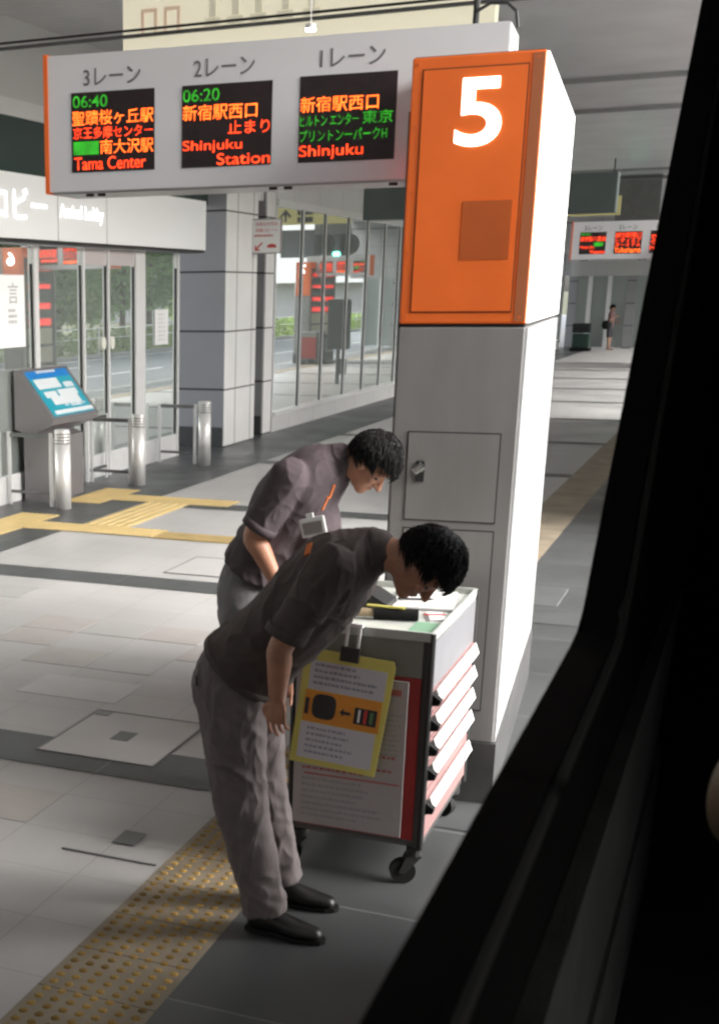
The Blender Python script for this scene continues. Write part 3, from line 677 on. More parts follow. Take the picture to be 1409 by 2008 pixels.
MB().prism([(.02, .085), (.16, .085), (.16, .125), (.13, .127), (.12, .14), (.05, .14), (.045, .127), (.02, .125)], -.008, -.0055, 'Y').build('bus_pictogram', print_red, rs)
MB().prism([(-.178, .045), (-.10, .045), (-.10, .065), (-.143, .065), (-.055, .153), (-.071, .169), (-.158, .082), (-.158, .12), (-.178, .12)], -.008, -.0055, 'Y').build('arrow', print_red, rs)
MB().box((-.26, .01, .2), (-.236, .03, .3)).build('bracket', steel_dark, rs)
# hanging signal lights near the far bays
sg = thing('signal_light', 'hanging signal with dark round heads and one green lamp mirrored in glass', 'signal', (-3.2, 38, 3.15))
for x in (-.55, .15):
    MB().prism([(x+.28*math.cos(2*math.pi*k/20), .35+.28*math.sin(2*math.pi*k/20)) for k in range(20)], 0, .12, 'Y').build('signal_head', black_metal, sg)
MB().prism([(-.2+.09*math.cos(2*math.pi*k/16), .1+.06*math.sin(2*math.pi*k/16)) for k in range(16)], -.03, .1, 'Y').build('green_lamp', mat('green_lamp', (.1, .6, .4), .4, emit=(.1, 1, .6), estr=3), sg)
MB().box((-.6, .04, .63), (.45, .08, 1.85)).build('bracket', steel_dark, sg)

# ------------------------------------------------------------------ bollards, rails, kiosk
def bollard():
    t = thing('bollard', 'x', 'bollard', (0, 0, 0), 0, 'steel bollards before the lobby doors')
    MB().lathe([(.085, 0), (.085, .70)], (0, 0, 0), 28).build('post', steel, t, smooth=False)
    gz = MB()
    for k in range(4): gz.lathe([(.078, .703+k*.032), (.078, .712+k*.032)], (0, 0, 0), 24, steel_dark); gz.lathe([(.085, .712+k*.032), (.085, .735+k*.032)], (0, 0, 0), 28, steel)
    gz.lathe([(.085, .831), (.08, .85), (.0, .852)], (0, 0, 0), 28, steel)
    gz.build('louvred_head', None, t)
    for c_ in kids(t):
        for pl in c_.data.polygons: pl.use_smooth = abs(pl.normal.z) < .5
    return t
b0 = bollard()
for k, (x, y, lb) in enumerate(((-6.66, 12.73, 'steel bollard with louvred head nearest to the touch screen kiosk'), (-6.66, 14.71, 'steel bollard beside the middle hoop rail and the upper yellow guide path'), (-6.63, 16.80, 'steel bollard in front of the grey panelled column'))):
    o = b0 if k == 0 else copy_tree(b0); o.location = (x, y, .004); o['label'] = lb
def rail():
    t = thing('hoop_rail', 'x', 'rail', (0, 0, 0), 0, 'low hoop rails before the lobby doors')
    for x in (-.26, .26): MB().box((x-.02, -.012, 0), (x+.02, .012, .80), bev=.004).build('post', alu, t)
    MB().box((-.24, -.018, .745), (.24, .018, .79), bev=.006).build('top_bar', steel_dark, t)
    MB().box((-.24, -.015, .13), (.24, .015, .165), bev=.006).build('lower_bar', steel_dark, t)
    return t
r_0 = rail()
for k, (x, y, lb) in enumerate(((-7.10, 12.80, 'hoop rail in front of the touch screen kiosk'), (-7.05, 14.75, 'hoop rail between the kiosk and the middle steel bollard'), (-7.07, 16.90, 'hoop rail in front of the lobby glass beside the grey column'))):
    o = r_0 if k == 0 else copy_tree(r_0); o.location = (x, y, .004); o['label'] = lb
o = copy_tree(r_0); o.location = (-7.33, 14.95, .004); o.rotation_euler.z = R(90); o['label'] = 'hoop rail turned along the sliding lobby door'
kt = thing('touch_screen_kiosk', 'grey metal kiosk with sloping blue touch screen beside the lobby glass', 'kiosk', (-7.10, 13.50, .004))
MB().prism([(-.24, 0), (.08, 0), (.08, .70), (-.24, .82)], -.40, .44, 'Y').build('pedestal', kiosk_m, kt)
MB().prism([(-.28, .80), (-.10, .74), (.18, .86), (.20, .92), (-.22, 1.44), (-.28, 1.44)], -.52, .62, 'Y').build('head', kiosk_m, kt)
dirv = Vector((-.42, 0, .52)).normalized(); nrm = Vector((.52, 0, .42)).normalized()
S_ = Matrix(((0, nrm.x, dirv.x, -.01), (1, 0, 0, .05), (0, nrm.z, dirv.z, 1.18), (0, 0, 0, 1)))   # local x = along Y, local z = up the slope, local y = out
kb = MB(); kb.box((-.49, .001, -.30), (.49, .006, .30), kiosk_teal); kb.v = [tuple(S_ @ Vector(v)) for v in kb.v]; scn = kb.build('screen', None, kt)
k2 = MB(); k2.box((-.49, .0065, .20), (.49, .0085, .30), kiosk_blue)
k2.box((-.42, .0065, .06), (.12, .0085, .19), kiosk_white)
for q in ((-.38, -.06, -.1, .02), (-.30, -.16, .35, -.05), (-.05, -.05, .4, .03), (.05, -.20, .3, -.14), (-.42, -.28, .5, -.23), (.2, .05, .42, .12)): k2.box((q[0], .0065, q[1]), (q[2], .008, q[3]), kiosk_white)
for q in ((-.1, -.19, .0, -.165), (.08, -.19, .2, -.165), (.26, -.19, .4, -.165)): k2.box((q[0], .0083, q[1]), (q[2], .0095, q[3]), mat('kiosk_map_grey', (.3, .35, .38), .4, emit=(.1, .15, .18), estr=.4))
k2.box((-.49, .0065, -.30), (.49, .0085, -.30), kiosk_blue)
for k in range(9): k2.box((-.24+k*.05, .0086, .265), (-.205+k*.05, .0095, .30), kiosk_white)
k2.v = [tuple(S_ @ Vector(v)) for v in k2.v]; k2.build('screen_content', None, scn)

# ------------------------------------------------------------------ baggage tag trolley (tool cabinet on castors)
TY, TX0, TX1 = 4.80, -1.51, -.975
def trolley(loc, label):
    t = thing('tool_trolley', label, 'trolley', loc, 0, 'tool trolleys with notices')
    W2, L = .268, .84
    MB().box((-W2+.012, .02, .165), (W2-.012, L-.01, .985), mat('cabinet_dark', (.10, .095, .09), .5), bev=.006).build('cabinet', None, t)
    MB().box((-W2+.03, .006, .845), (W2-.035, .0195, .99)).build('front_top_panel', grey_metal, t)
    MB().box((-W2+.03, .004, .185), (W2-.035, .0192, .843), red_metal, bev=.004).build('front_panel', None, t)
    for x in (-W2, W2):
        for y in (0, L):
            MB().tube([(x*.985, y+.012, .15), (x*.985, y+.012, 1.02)], .013, 10).build('corner_post', black_metal, t)
    MB().box((-W2+.005, .03, .15), (W2-.005, L-.02, .178)).build('base_frame', steel_dark, t)
    # top tray with rim
    tp = MB(); tp.box((-W2+.002, .012, .986), (W2-.002, L, 1.0)); tp.box((-W2, .0, .99), (W2, .012, 1.025)); tp.box((-W2, L, .99), (W2, L+.012, 1.025)); tp.box((-W2, .012, 1.0), (-W2+.012, L, 1.025)); tp.box((W2-.012, .012, 1.0), (W2, L, 1.022)); tp.build('top_tray', mat('pale_tray', (.48, .50, .47), .5, var=.15), t)
    # side facing the kerb: grey upper panel, drawers with pulls
    MB().box((W2-.012, .03, .80), (W2+.002, L-.015, .984)).build('side_panel', mat('pale_side_panel', (.19, .19, .205), .35, var=.05), t)
    zs = [.805, .705, .605, .505, .39, .185]
    for k in range(5):
        z1, z0 = zs[k]-.006, zs[k+1]+.004
        dr = MB().box((W2-.012, .03, z0), (W2+.004, L-.015, z1), pink_drawer, bev=.003).build('drawer', None, t)
        zz = z1 if k < 4 else .36
        MB().prism([(W2+.004, zz-.012), (W2+.026, zz-.05), (W2+.034, zz-.046), (W2+.018, zz+.0)], .05, L-.03, 'Y').build('pull', handle_alu, dr)
        MB().prism([(W2-.004, zz-.062), (W2+.036, zz-.055), (W2+.040, zz-.035), (W2-.004, zz-.005)], .012, .048, 'Y').build('bumper', rubber, dr)
    # castors
    for x, y, a in ((W2-.03, .03, .4), (-W2+.04, .04, .2), (W2-.03, L-.07, -.3), (-W2+.04, L-.06, .3)):
        cs = MB().lathe([(.03, .118), (.03, .15)], (x, y, 0), 12).build('castor', black_metal, t)
        fk = MB(); mt = Matrix.Translation((x, y, 0)) @ Matrix.Rotation(a, 4, 'Z')
        fk.prism([(-.035, .045), (.03, .12), (-.03, .12), (-.06, .05)], -.026, -.022, 'Y'); fk.prism([(-.035, .045), (.03, .12), (-.03, .12), (-.06, .05)], .022, .026, 'Y')
        fk.v = [tuple(mt @ Vector(v)) for v in fk.v]; fk.build('fork', black_metal, cs)
        wh = MB(); n = 24
        wh.prism([(-.04+.05*math.cos(2*math.pi*k/n), .051+.05*math.sin(2*math.pi*k/n)) for k in range(n)], -.018, .018, 'Y'); wh.v = [tuple(mt @ Vector(v)) for v in wh.v]; wh.build('wheel', rubber, cs)
    return t
T0 = ((TX0+TX1)/2, TY, .004)
trolley(T0, 'red tool trolley with silver drawer pulls between the bowing men and the pillar')
X0, Y0 = T0[0], T0[1]
# white notice board hung on the trolley
nb = thing('notice_board', 'white board printed in red and grey on the front of the red trolley', 'notice board', (X0-.015, Y0-.004, .20))
MB().box((-.235, -.008, 0), (.205, 0, .635), board_white, bev=.003).build('board', None, nb)
pn = MB(); text_rows(pn, -.20, .20, .36, 5, .026, -.0087, None, 21, .45); pn.build('grey_print', print_grey, nb)
pn = MB(); text_rows(pn, -.20, .33, .38, 4, .028, -.0087, None, 22, .45); srp = mat('soft_red_print', (.42, .12, .11), .7); pn.build('red_print', srp, nb)
MB().box((-.215, -.0098, .575), (-.18, -.0085, .605)).build('corner_mark', srp, nb); MB().box((.12, -.0098, .575), (.18, -.0085, .60)).build('corner_mark', srp, nb); MB().box((-.19, -.0092, .212), (.19, -.0085, .219)).build('red_rule', srp, nb)
pn = MB(); text_rows(pn, .09, .50, .10, 9, .02, -.0087, None, 23, .35); pn.build('grey_print', print_grey, nb); pn = MB(); text_rows(pn, -.2, .07, .37, 2, .024, -.0087, None, 24, .4); pn.build('grey_print', print_grey, nb)
# yellow notice clipped above it
yn = thing('yellow_notice', 'yellow bordered laminated sheet with orange band clipped over the white board', 'notice', (-1.275, Y0-.035, .90))
yn.rotation_euler = (R(-4), R(4.5), R(2))
MB().prism([(-.175, -.02), (-.135, .025), (.165, .025), (.175, .0), (.155, -.435), (-.185, -.435)], -.003, 0, 'Y').build('sheet', yellow_paper, yn)
lam = mat('laminated_paper', (.52, .50, .54), .4)
MB().box((-.148, -.0042, -.135), (.148, -.0032, -.02)).build('white_field', lam, yn)
MB().box((-.155, -.0042, -.265), (.145, -.0032, -.137)).build('orange_band', orange_print, yn)
MB().box((-.158, -.0042, -.412), (.135, -.0032, -.267)).build('white_field', lam, yn)
pk = MB(); n = 20
pk.prism([(-.075+.047*math.copysign(abs(math.cos(2*math.pi*k/n))**.6, math.cos(2*math.pi*k/n)), -.197+.05*math.copysign(abs(math.sin(2*math.pi*k/n))**.6, math.sin(2*math.pi*k/n))) for k in range(n)], -.0058, -.0044, 'Y')
pk.box((-.150, -.0058, -.235), (-.135, -.0044, -.17)); pk.prism([(-.012, -.205), (.003, -.188), (.003, -.20), (.03, -.20), (.03, -.212), (.003, -.212), (.003, -.222)], -.0058, -.0044, 'Y')
pk.box((.045, -.0056, -.24), (.132, -.0044, -.175)); pk.build('suitcase_picture', print_black, yn)
pk = MB(); pk.box((.06, -.0066, -.232), (.068, -.0057, -.182), paper); pk.box((.082, -.0066, -.235), (.094, -.0057, -.18), print_red); pk.box((.105, -.0066, -.23), (.118, -.0057, -.185), mat('green_print', (.1, .2, .08), .7)); pk.build('suitcase_stripes', None, yn)
vgp = mat('violet_grey_print', (.25, .24, .30), .7)
pk = MB(); text_rows(pk, -.13, -.028, .26, 4, .024, -.0046, None, 31, .5); pk.build('grey_print', vgp, yn); pk = MB(); text_rows(pk, -.13, -.282, .24, 5, .024, -.0046, None, 32, .45); pk.build('grey_print', vgp, yn)
MB().box((-.04, -.014, -.005), (.035, -.004, .055), black_metal, bev=.005).build('clip', mat('brown_clip', (.07, .045, .04), .5), yn)
MB().box((-.028, -.01, .05), (-.018, .0, .14)).build('clear_loop', badge_m, yn); MB().box((.018, -.01, .05), (.028, .0, .14)).build('clear_loop', badge_m, yn); MB().box((-.03, -.009, .132), (.03, .025, .146)).build('clear_loop', badge_m, yn)
# things lying on the trolley
cb = thing('clipboard', 'white papers on a clipboard at the far end of the trolley top', 'clipboard', (X0+.10, Y0+.62, 1.006)); cb.rotation_euler.z = R(8)
MB().box((-.13, -.17, 0), (.13, .17, .006)).build('backing', mat('clipboard_back', (.4, .4, .4), .5), cb); MB().box((-.12, -.165, .006), (.12, .16, .012)).build('paper', paper, cb); MB().box((-.04, .14, .0125), (.04, .168, .022)).build('clamp', chrome, cb)
tc_ = thing('flashlight', 'black cylindrical flashlight with yellow stripe lying on the trolley top', 'flashlight', (X0+.01, Y0+.24, 1.03))
fm = MB(); fm.tube([(-.03, 0, 0), (.14, .03, 0)], [.024, .024], 16); fm.build('barrel', rubber, tc_); fm = MB(); fm.tube([(-.155, -.022, 0), (-.03, 0, 0)], [.02, .018], 14); fm.build('grip', mat('tan_grip', (.35, .27, .17), .5), tc_); fm = MB(); fm.box((-.06, -.004, .0245), (.09, .016, .03)); fm.build('stripe', yellow_paper, tc_)
bc = thing('ticket_printer', 'low black box on the trolley top behind the flashlight', 'printer', (X0-.10, Y0+.44, 1.002))
MB().prism([(-.13, 0), (.11, 0), (.10, .035), (.03, .075), (-.07, .085), (-.13, .03)], -.08, .08, 'Y').build('case', black_metal, bc); MB().box((-.06, -.05, .0865), (.0, .05, .092)).build('paper', paper, bc)
gp = thing('papers', 'green and white slips lying at the near end of the trolley top', 'papers', (X0+.06, Y0+.14, 1.002)); MB().box((-.2, -.09, 0), (.12, .03, .003)).build('slip', mat('grey_slip', (.5, .52, .46), .7, var=.1), gp); MB().box((.09, -.05, .0032), (.19, .11, .006)).build('slip', mat('green_slip', (.2, .36, .24), .7), gp)

# unseen bus added behind the window post to shade the platform there
pbus = thing('shade_bus', 'unseen white bus added at the kerb to shade the platform farther down', 'bus', (1.05, 19, -.155))
MB().box((-1.2, -5.5, .35), (1.2, 5.5, 1.5), bus_paint, bev=.06).build('lower_body', None, pbus); MB().box((-1.18, -5.45, 2.55), (1.18, 5.45, 3.3), bus_paint, bev=.08).build('roof_body', None, pbus)
MB().box((-1.17, -5.46, 1.5), (1.17, 5.46, 2.55)).build('window_band', dark_glass, pbus)
for k in range(6): MB().box((-1.19, -5.3+k*2.1, 1.5), (-1.172, -5.2+k*2.1, 2.55)).build('window_post', bus_paint, pbus)
for x in (-1.05, 1.05):
    for y in (-3.2, 3.4):
        wl = MB(); wl.prism([(y+.48*math.cos(2*math.pi*k/24), .48+.48*math.sin(2*math.pi*k/24)) for k in range(24)], x-.16, x+.16, 'X'); wl = wl.build('wheel', rubber, pbus)
        rm = MB(); rm.prism([(y+.27*math.cos(2*math.pi*k/20), .48+.27*math.sin(2*math.pi*k/20)) for k in range(20)], x-.165, x+.165, 'X'); rm.build('rim', steel_dark, wl)
for x in (-.8, .8): MB().box((x-.16, -5.53, .7), (x+.16, -5.50, .85), bev=.01).build('tail_lamp', red_metal, pbus)

tg = thing('tag_bundle', 'small bundle of white baggage tags at the right edge of the trolley top', 'tags', (X0+.19, Y0+.36, 1.003)); tg.rotation_euler.z = R(20)
for k in range(4): MB().box((-.035+.004*k, -.08, .003*k), (.03+.003*k, .07-.006*k, .003*k+.0022)).build('tag', paper, tg)
MB().box((-.04, -.01, .0125), (.045, .004, .0145)).build('band', print_red, tg)
pe = thing('pen', 'dark pen lying across the clipboard papers on the trolley', 'pen', (X0+.07, Y0+.56, 1.026)); pm_ = MB(); pm_.tube([(-.07, -.02, 0), (.06, .02, 0), (.075, .0245, 0)], [.005, .005, .0015], 10); pm_.build('barrel', black_metal, pe); pm_ = MB(); pm_.box((-.068, -.024, .0052), (-.03, -.006, .0066)); pm_.build('pocket_clip', chrome, pe)

# ------------------------------------------------------------------ people
def wrinkle(amp, sc, seed, st=(1, 1, 1)):
    off = Vector((seed*7.3, seed*3.1, seed*1.7))
    def f(p):
        q = Vector((p.x*st[0], p.y*st[1], p.z*st[2]))*sc + off
        wq = q + Vector((noise.noise(q*.7), noise.noise(q*.7+Vector((5, 0, 0))), noise.noise(q*.7+Vector((0, 9, 0)))))*.8
        r1 = (1-abs(noise.noise(wq*.8)))**5; r2 = (1-abs(noise.noise(wq*1.9 + Vector((3, 1, 2)))))**4
        return amp*(.6*noise.noise(q*.5) + .8*r1 + .35*r2 - .45)
    return f

def head_shapes(mb, M):
    """skull, jaw, nose, ears, lips merged with the neck; local x = forward, y = left, z = up"""
    R3 = M.to_3x3()
    def e(c, r, rot=None): mb.ell(M @ Vector(c), r, (R3 @ rot) if rot else R3, 20, 14)
    e((-.008, 0, .03), (.092, .074, .088)); e((.02, 0, .0), (.074, .068, .085)); e((.035, 0, -.055), (.055, .052, .055)); e((.062, 0, -.088), (.028, .03, .024))
    e((-.01, .028, -.05), (.058, .036, .05)); e((-.01, -.028, -.05), (.058, .036, .05))
    for s in (-1, 1):
        e((-.005, s*.075, -.012), (.020, .009, .032), Matrix.Rotation(R(-12), 3, 'Y')); e((-.015, s*.07, -.005), (.012, .012, .018))
        e((.066, s*.036, -.022), (.02, .024, .02)); e((.078, s*.033, .026), (.016, .026, .009))
    mb.chain([M @ Vector((.086, 0, .018)), M @ Vector((.098, 0, -.005)), M @ Vector((.112, 0, -.028))], [.008, .010, .0125], R3 @ Vector((0, 1, 0)), 10, 3)
    for s in (-1, 1): e((.097, s*.012, -.031), (.010, .009, .008))
    e((.086, 0, -.054), (.010, .024, .0065)); e((.083, 0, -.065), (.010, .021, .0075))

def hand_shapes(mb, wrist, d, pn, curl=.5, thumb_side=None, s=1.0):
    """palm, four bent fingers of different lengths and a thumb from the side of the palm"""
    d = Vector(d).normalized(); pn = Vector(pn); pn = (pn - d*pn.dot(d)).normalized(); sd_ = d.cross(pn)
    ts = thumb_side or 1
    wrist = Vector(wrist)
    mb.chain([wrist, wrist+d*.04*s, wrist+d*.085*s], [(.026*s, .017*s), (.038*s, .015*s), (.040*s, .012*s)], sd_, 14, 3)
    for i, (off, ln) in enumerate(((.034, .070), (.0125, .079), (-.009, .073), (-.030, .057))):
        b_ = wrist + d*(.082-.004*abs(i-1))*s + sd_*off*ts*s
        p = [b_ - d*.02*s]; a = 0; cur = b_
        p.append(cur)
        for j, q in enumerate((.42, .33, .25)):
            a += curl*(.55+.15*i)*(1 if j else .7)
            dd = d*math.cos(a) + pn*math.sin(a)
            cur = cur + dd*ln*q*s; p.append(cur)
        mb.chain(p, [.0078*s, .0080*s, .0074*s, .0068*s, .0055*s], sd_, 8, 2)
    tb_ = wrist + d*.028*s + sd_*.028*ts*s
    mb.chain([tb_ - sd_*.012*ts*s, tb_ + d*.018*s + sd_*.016*ts*s, tb_ + d*.045*s + sd_*.022*ts*s + pn*.010*s, tb_ + d*.068*s + sd_*.018*ts*s + pn*.022*s], [.013*s, .0115*s, .010*s, .008*s], pn, 8, 3)

def make_hair(name, M, parent, seed, fringe=.035):
    """cap of hair following the skull, pulled under the skin over the face, with clumped strands"""
    n, k = 72, 48; vs = []; fs = []
    for i in range(k+1):
        th = math.pi*i/k
        for j in range(n):
            ph = 2*math.pi*j/n
            d = Vector((math.sin(th)*math.cos(ph), math.sin(th)*math.sin(ph), math.cos(th)))
            # hair line: front at z>.5, temples above the ears, nape low at the back
            front = max(0, d.x); back = max(0, -d.x)
            line = .40*front**.7 + .02*(1-front) - .62*back**.8 - .1
            if abs(d.y) > .55 and d.x > -.1: line = max(line, -.28 if d.x > .28 else -.05)
            cover_ = min(1, max(0, (d.z - line)/.16))
            cl = noise.noise(Vector((d.x*9, d.y*9, d.z*2.5)) + Vector((seed*5, 0, 0)))
            fine = noise.noise(Vector((d.x*26, d.y*26, d.z*6)) + Vector((0, seed*5, 0)))
            grow = 1 + cover_*(.20 + .045*cl + .03*fine) + .05*cover_*max(0, d.z) - .12*(1-cover_)
            base = Vector((d.x*.098, d.y*.078, d.z*.094))
            v = base*grow + Vector((-.004, 0, .026))
            if front > .55 and cover_ > .25 and d.z < .75:      # fringe falls forward over the brow
                v += Vector((.022, 0, -fringe))*(1-abs(d.y))*cover_*(.8+.5*cl)
            vs.append(M @ v)
    for i in range(k):
        for j in range(n): fs.append([i*n+j, (i+1)*n+j, (i+1)*n+(j+1) % n, i*n+(j+1) % n])
    b = MB(); b.add(vs, fs)
    # loose strands lying along the cap
    rnd = random.Random(seed)
    for _ in range(4200):
        th = math.acos(rnd.uniform(-.35, 1)); ph = rnd.uniform(0, 2*math.pi)
        d = Vector((math.sin(th)*math.cos(ph), math.sin(th)*math.sin(ph), math.cos(th)))
        if d.x > .35 and d.z < .38: continue
        if d.z < -.02 and d.x > -.25: continue
        clump = noise.noise(d*6 + Vector((seed, 0, 0)))
        t_ = Vector((d.x*.7+.75+.3*clump, d.y*.7+.35*noise.noise(d*5+Vector((9, seed, 0))), -.55)); t_ = (t_ - d*t_.dot(d)).normalized()
        lift = rnd.uniform(.0, .012) + .008*max(0, clump)
        p0 = Vector((d.x*.109, d.y*.089, d.z*.109+.026)); q = rnd.uniform(.025, .055)
        p1 = p0 + t_*q*.5 + d*(.003+lift); p2 = p0 + t_*q + d*(lift*.8 - .006)
        b.tube([M @ p0, M @ p1, M @ p2], [.0020, .0017, .0004], 4, cap=False)
    return b.build(name, hair_m, parent, smooth=True)

def head_matrix(c, f, up):
    f = Vector(f).normalized(); up = Vector(up); up = (up - f*up.dot(f)).normalized(); l = up.cross(f)
    return Matrix(((f.x, l.x, up.x, c[0]), (f.y, l.y, up.y, c[1]), (f.z, l.z, up.z, c[2]), (0, 0, 0, 1)))

def local(pts, o): return [Vector(p)-Vector(o) for p in pts]

def shoe(parent, heel, toe, w=.046, h=.075):
    heel, toe = Vector(heel), Vector(toe); d = (toe-heel).normalized(); sd_ = Vector((-d.y, d.x, 0)); Ln = (toe-heel).length
    b = MB()
    b.chain([heel+d*.035+Vector((0, 0, .045)), heel+d*.10+Vector((0, 0, .050)), heel+d*(Ln*.62)+Vector((0, 0, .036)), heel+d*(Ln-.035)+Vector((0, 0, .028))], [(w*.75, .042), (w*.82, .046), (w, .034), (w*.78, .024)], sd_, 18, 4)
    b.chain([heel+d*.04+Vector((0, 0, .05)), heel+d*.06+Vector((0, 0, .10))], [.036, .038], sd_, 14, 2)
    up = mesh_obj('shoe', remesh(b, .006, 4), shoe_m, parent)
    s_ = MB(); pts = []
    for t, ww in ((0, .5), (.06, .72), (.3, .72), (.62, 1.05), (.85, .9), (.96, .55), (1, .2)): pts.append((heel+d*Ln*t+sd_*w*ww))
    for t, ww in ((1, .2), (.96, .55), (.85, .9), (.62, 1.05), (.3, .72), (.06, .72), (0, .5)): pts.append((heel+d*Ln*t-sd_*w*ww))
    s_.prism([(p.x, p.y) for p in pts], 0.0, .016, 'Z'); s_.build('sole', rubber, up)
    return up


# --- front man: bent far forward, right arm hanging, looking down into the trolley
O1 = (-1.42, 4.30, .005)
p1 = thing('person', 'man in dark brown shirt bowing deepest, in front of the other man', 'person', O1)
hm = head_matrix(Vector((-.925, 4.30, 1.387))-Vector(O1), (.40, -.10, -.91), (.91, 0, .40))
b = MB(); Lc = lambda pts: local(pts, O1)
b.chain(Lc([(-1.53, 4.3, .96), (-1.41, 4.3, 1.11), (-1.29, 4.3, 1.25), (-1.20, 4.3, 1.345), (-1.13, 4.3, 1.39)]), [(.15, .11), (.14, .10), (.155, .105), (.16, .09), (.09, .06)])
b.chain(Lc([(-1.13, 4.3, 1.395), (-1.06, 4.3, 1.415), (-.985, 4.3, 1.395)]), [(.064, .062), (.058, .058), (.056, .058)])
head_shapes(b, hm)
for s, sh, el, wr_ in ((-1, (-1.19, 4.125, 1.385), (-1.33, 4.085, 1.115), (-1.345, 4.10, .935)), (1, (-1.16, 4.475, 1.375), (-1.345, 4.49, 1.12), (-1.425, 4.40, .935))):
    b.chain(Lc([sh, Vector(sh).lerp(Vector(el), .5), el, Vector(el).lerp(Vector(wr_), .35), wr_]), [.055, .050, .043, .042, (.024, .029)], (0, 1, 0), 16, 4)
    hand_shapes(b, Vector(wr_)-Vector(O1), (.0 if s < 0 else .05, .03*-s, -1), (.25, -s*.9, 0), .42, thumb_side=-1 if s < 0 else 1)
for pts in ([(-1.55, 4.22, .93), (-1.51, 4.21, .5), (-1.42, 4.20, .10)], [(-1.53, 4.38, .93), (-1.49, 4.42, .5), (-1.44, 4.44, .10)]):
    b.chain(Lc(pts), [.09, .06, .04])
body = mesh_obj('body', remesh(b, .0033, 3), skin, p1)
for s in (-1, 1):
    MB().ell(hm @ Vector((.076, s*.034, -.001)), (.010, .014, .007), hm.to_3x3(), 12, 8).build('eye', eye_w, body, smooth=True)
make_hair('hair', hm, p1, 3, .045)
b = MB()
b.chain(Lc([(-1.535, 4.3, .965), (-1.415, 4.3, 1.10), (-1.295, 4.3, 1.24), (-1.20, 4.3, 1.352), (-1.13, 4.3, 1.40), (-1.085, 4.3, 1.418)]), [(.188, .168), (.178, .150), (.195, .150), (.205, .132), (.15, .100), (.078, .078)], (0, 1, 0), 28, 5, round0=False)
for s, sh, el in ((-1, (-1.185, 4.135, 1.385), (-1.315, 4.085, 1.155)), (1, (-1.16, 4.465, 1.375), (-1.25, 4.50, 1.17))):
    b.chain(Lc([sh, Vector(sh).lerp(Vector(el), .5), el]), [.082, .078, .070], (0, 1, 0), 20, 4, round1=False)
shirt1 = mesh_obj('shirt', remesh(b, .006, 5, wrinkle(.013, 9, 1, (1, .7, .8))), shirt_d, p1)
b = MB()
b.ell(Vector((-1.56, 4.3, .945))-Vector(O1), (.142, .178, .15)); b.ell(Vector((-1.60, 4.23, .90))-Vector(O1), (.105, .095, .11)); b.ell(Vector((-1.60, 4.37, .90))-Vector(O1), (.105, .095, .11))
b.chain(Lc([(-1.555, 4.225, .92), (-1.535, 4.215, .72), (-1.505, 4.205, .49), (-1.45, 4.20, .27), (-1.395, 4.20, .075)]), [(.105, .135), (.095, .118), (.078, .095), (.074, .088), (.074, .082)], (0, 1, 0), 24, 5, round1=False)
b.chain(Lc([(-1.54, 4.375, .92), (-1.525, 4.395, .72), (-1.49, 4.41, .49), (-1.45, 4.43, .28), (-1.415, 4.44, .10)]), [(.105, .135), (.092, .112), (.076, .088), (.072, .080), (.070, .076)], (0, 1, 0), 24, 5, round1=False)
def tw(p):
    z = p.z; base = wrinkle(.013, 11, 2, (1, 1, .55))(p)
    cr_ = math.exp(-((z-.14)/.10)**2) + .7*math.exp(-((z-.45)/.12)**2) + .8*math.exp(-((z-.76)/.1)**2)
    return base + .0016*cr_*math.sin(z*85 + p.x*60 + p.y*25 + 6*noise.noise(p*6))
trs1 = mesh_obj('trousers', remesh(b, .006, 4, tw), trouser_b, p1)
collar_d = mat('dark_collar', (.08, .062, .058), .85)
cl = MB(); cl.chain(Lc([(-1.115, 4.3, 1.405), (-1.075, 4.3, 1.422)]), [(.088, .090), (.076, .078)], (0, 1, 0), 24, 3, round0=False, round1=False); cl.build('collar', collar_d, shirt1, smooth=True)
cf = MB(); cf.chain(Lc([(-1.305, 4.088, 1.178), (-1.318, 4.085, 1.150)]), [(.0745, .0745), (.074, .074)], (0, 1, 0), 24, 2, round0=False, round1=False); cf.build('cuff', shirt_d, shirt1, smooth=True)
shoe(p1, Vector((-1.465, 4.19, 0))-Vector((O1[0], O1[1], 0)), Vector((-1.165, 4.185, 0))-Vector((O1[0], O1[1], 0)))
shoe(p1, Vector((-1.49, 4.44, 0))-Vector((O1[0], O1[1], 0)), Vector((-1.195, 4.46, 0))-Vector((O1[0], O1[1], 0)))
def stick(obj, p, du, w_, h_, name, m, parent, label=None):
    """thin strip lying on the surface of obj nearest to p, long side along du"""
    ok, q, nn, _ = obj.closest_point_on_mesh(p)
    du = Vector(du); du = (du - nn*du.dot(nn)).normalized(); sv = nn.cross(du)
    mt = Matrix(((sv.x, du.x, nn.x, q.x), (sv.y, du.y, nn.y, q.y), (sv.z, du.z, nn.z, q.z), (0, 0, 0, 1)))
    b_ = MB(); b_.box((-w_/2, -h_/2, -.004), (w_/2, h_/2, .004), mtx=mt, bev=.0015); return b_.build(name, m, parent, label=label)
stick(shirt1, Vector((-1.285, 4.19, 1.435))-Vector(O1), (.5, 0, -.85), .022, .062, 'shoulder_tab', strap_or, p1, 'orange tab on the shoulder')
def seam(obj, pts, name, m, parent, r=.0016):
    q = []
    for a_, b_ in zip(pts[:-1], pts[1:]):
        for t in range(8):
            ok, c_, nn, _ = obj.closest_point_on_mesh(Vector(a_).lerp(Vector(b_), t/8)); q.append(c_ + nn*.0004)
    b_ = MB(); b_.tube(q, r, 6); return b_.build(name, m, parent, smooth=True)
seam_m = mat('dark_seam', (.05, .043, .042), .9)
seam(trs1, Lc([(-1.685, 4.16, .955), (-1.665, 4.10, .93)]), 'pocket_slit', seam_m, trs1, .003)
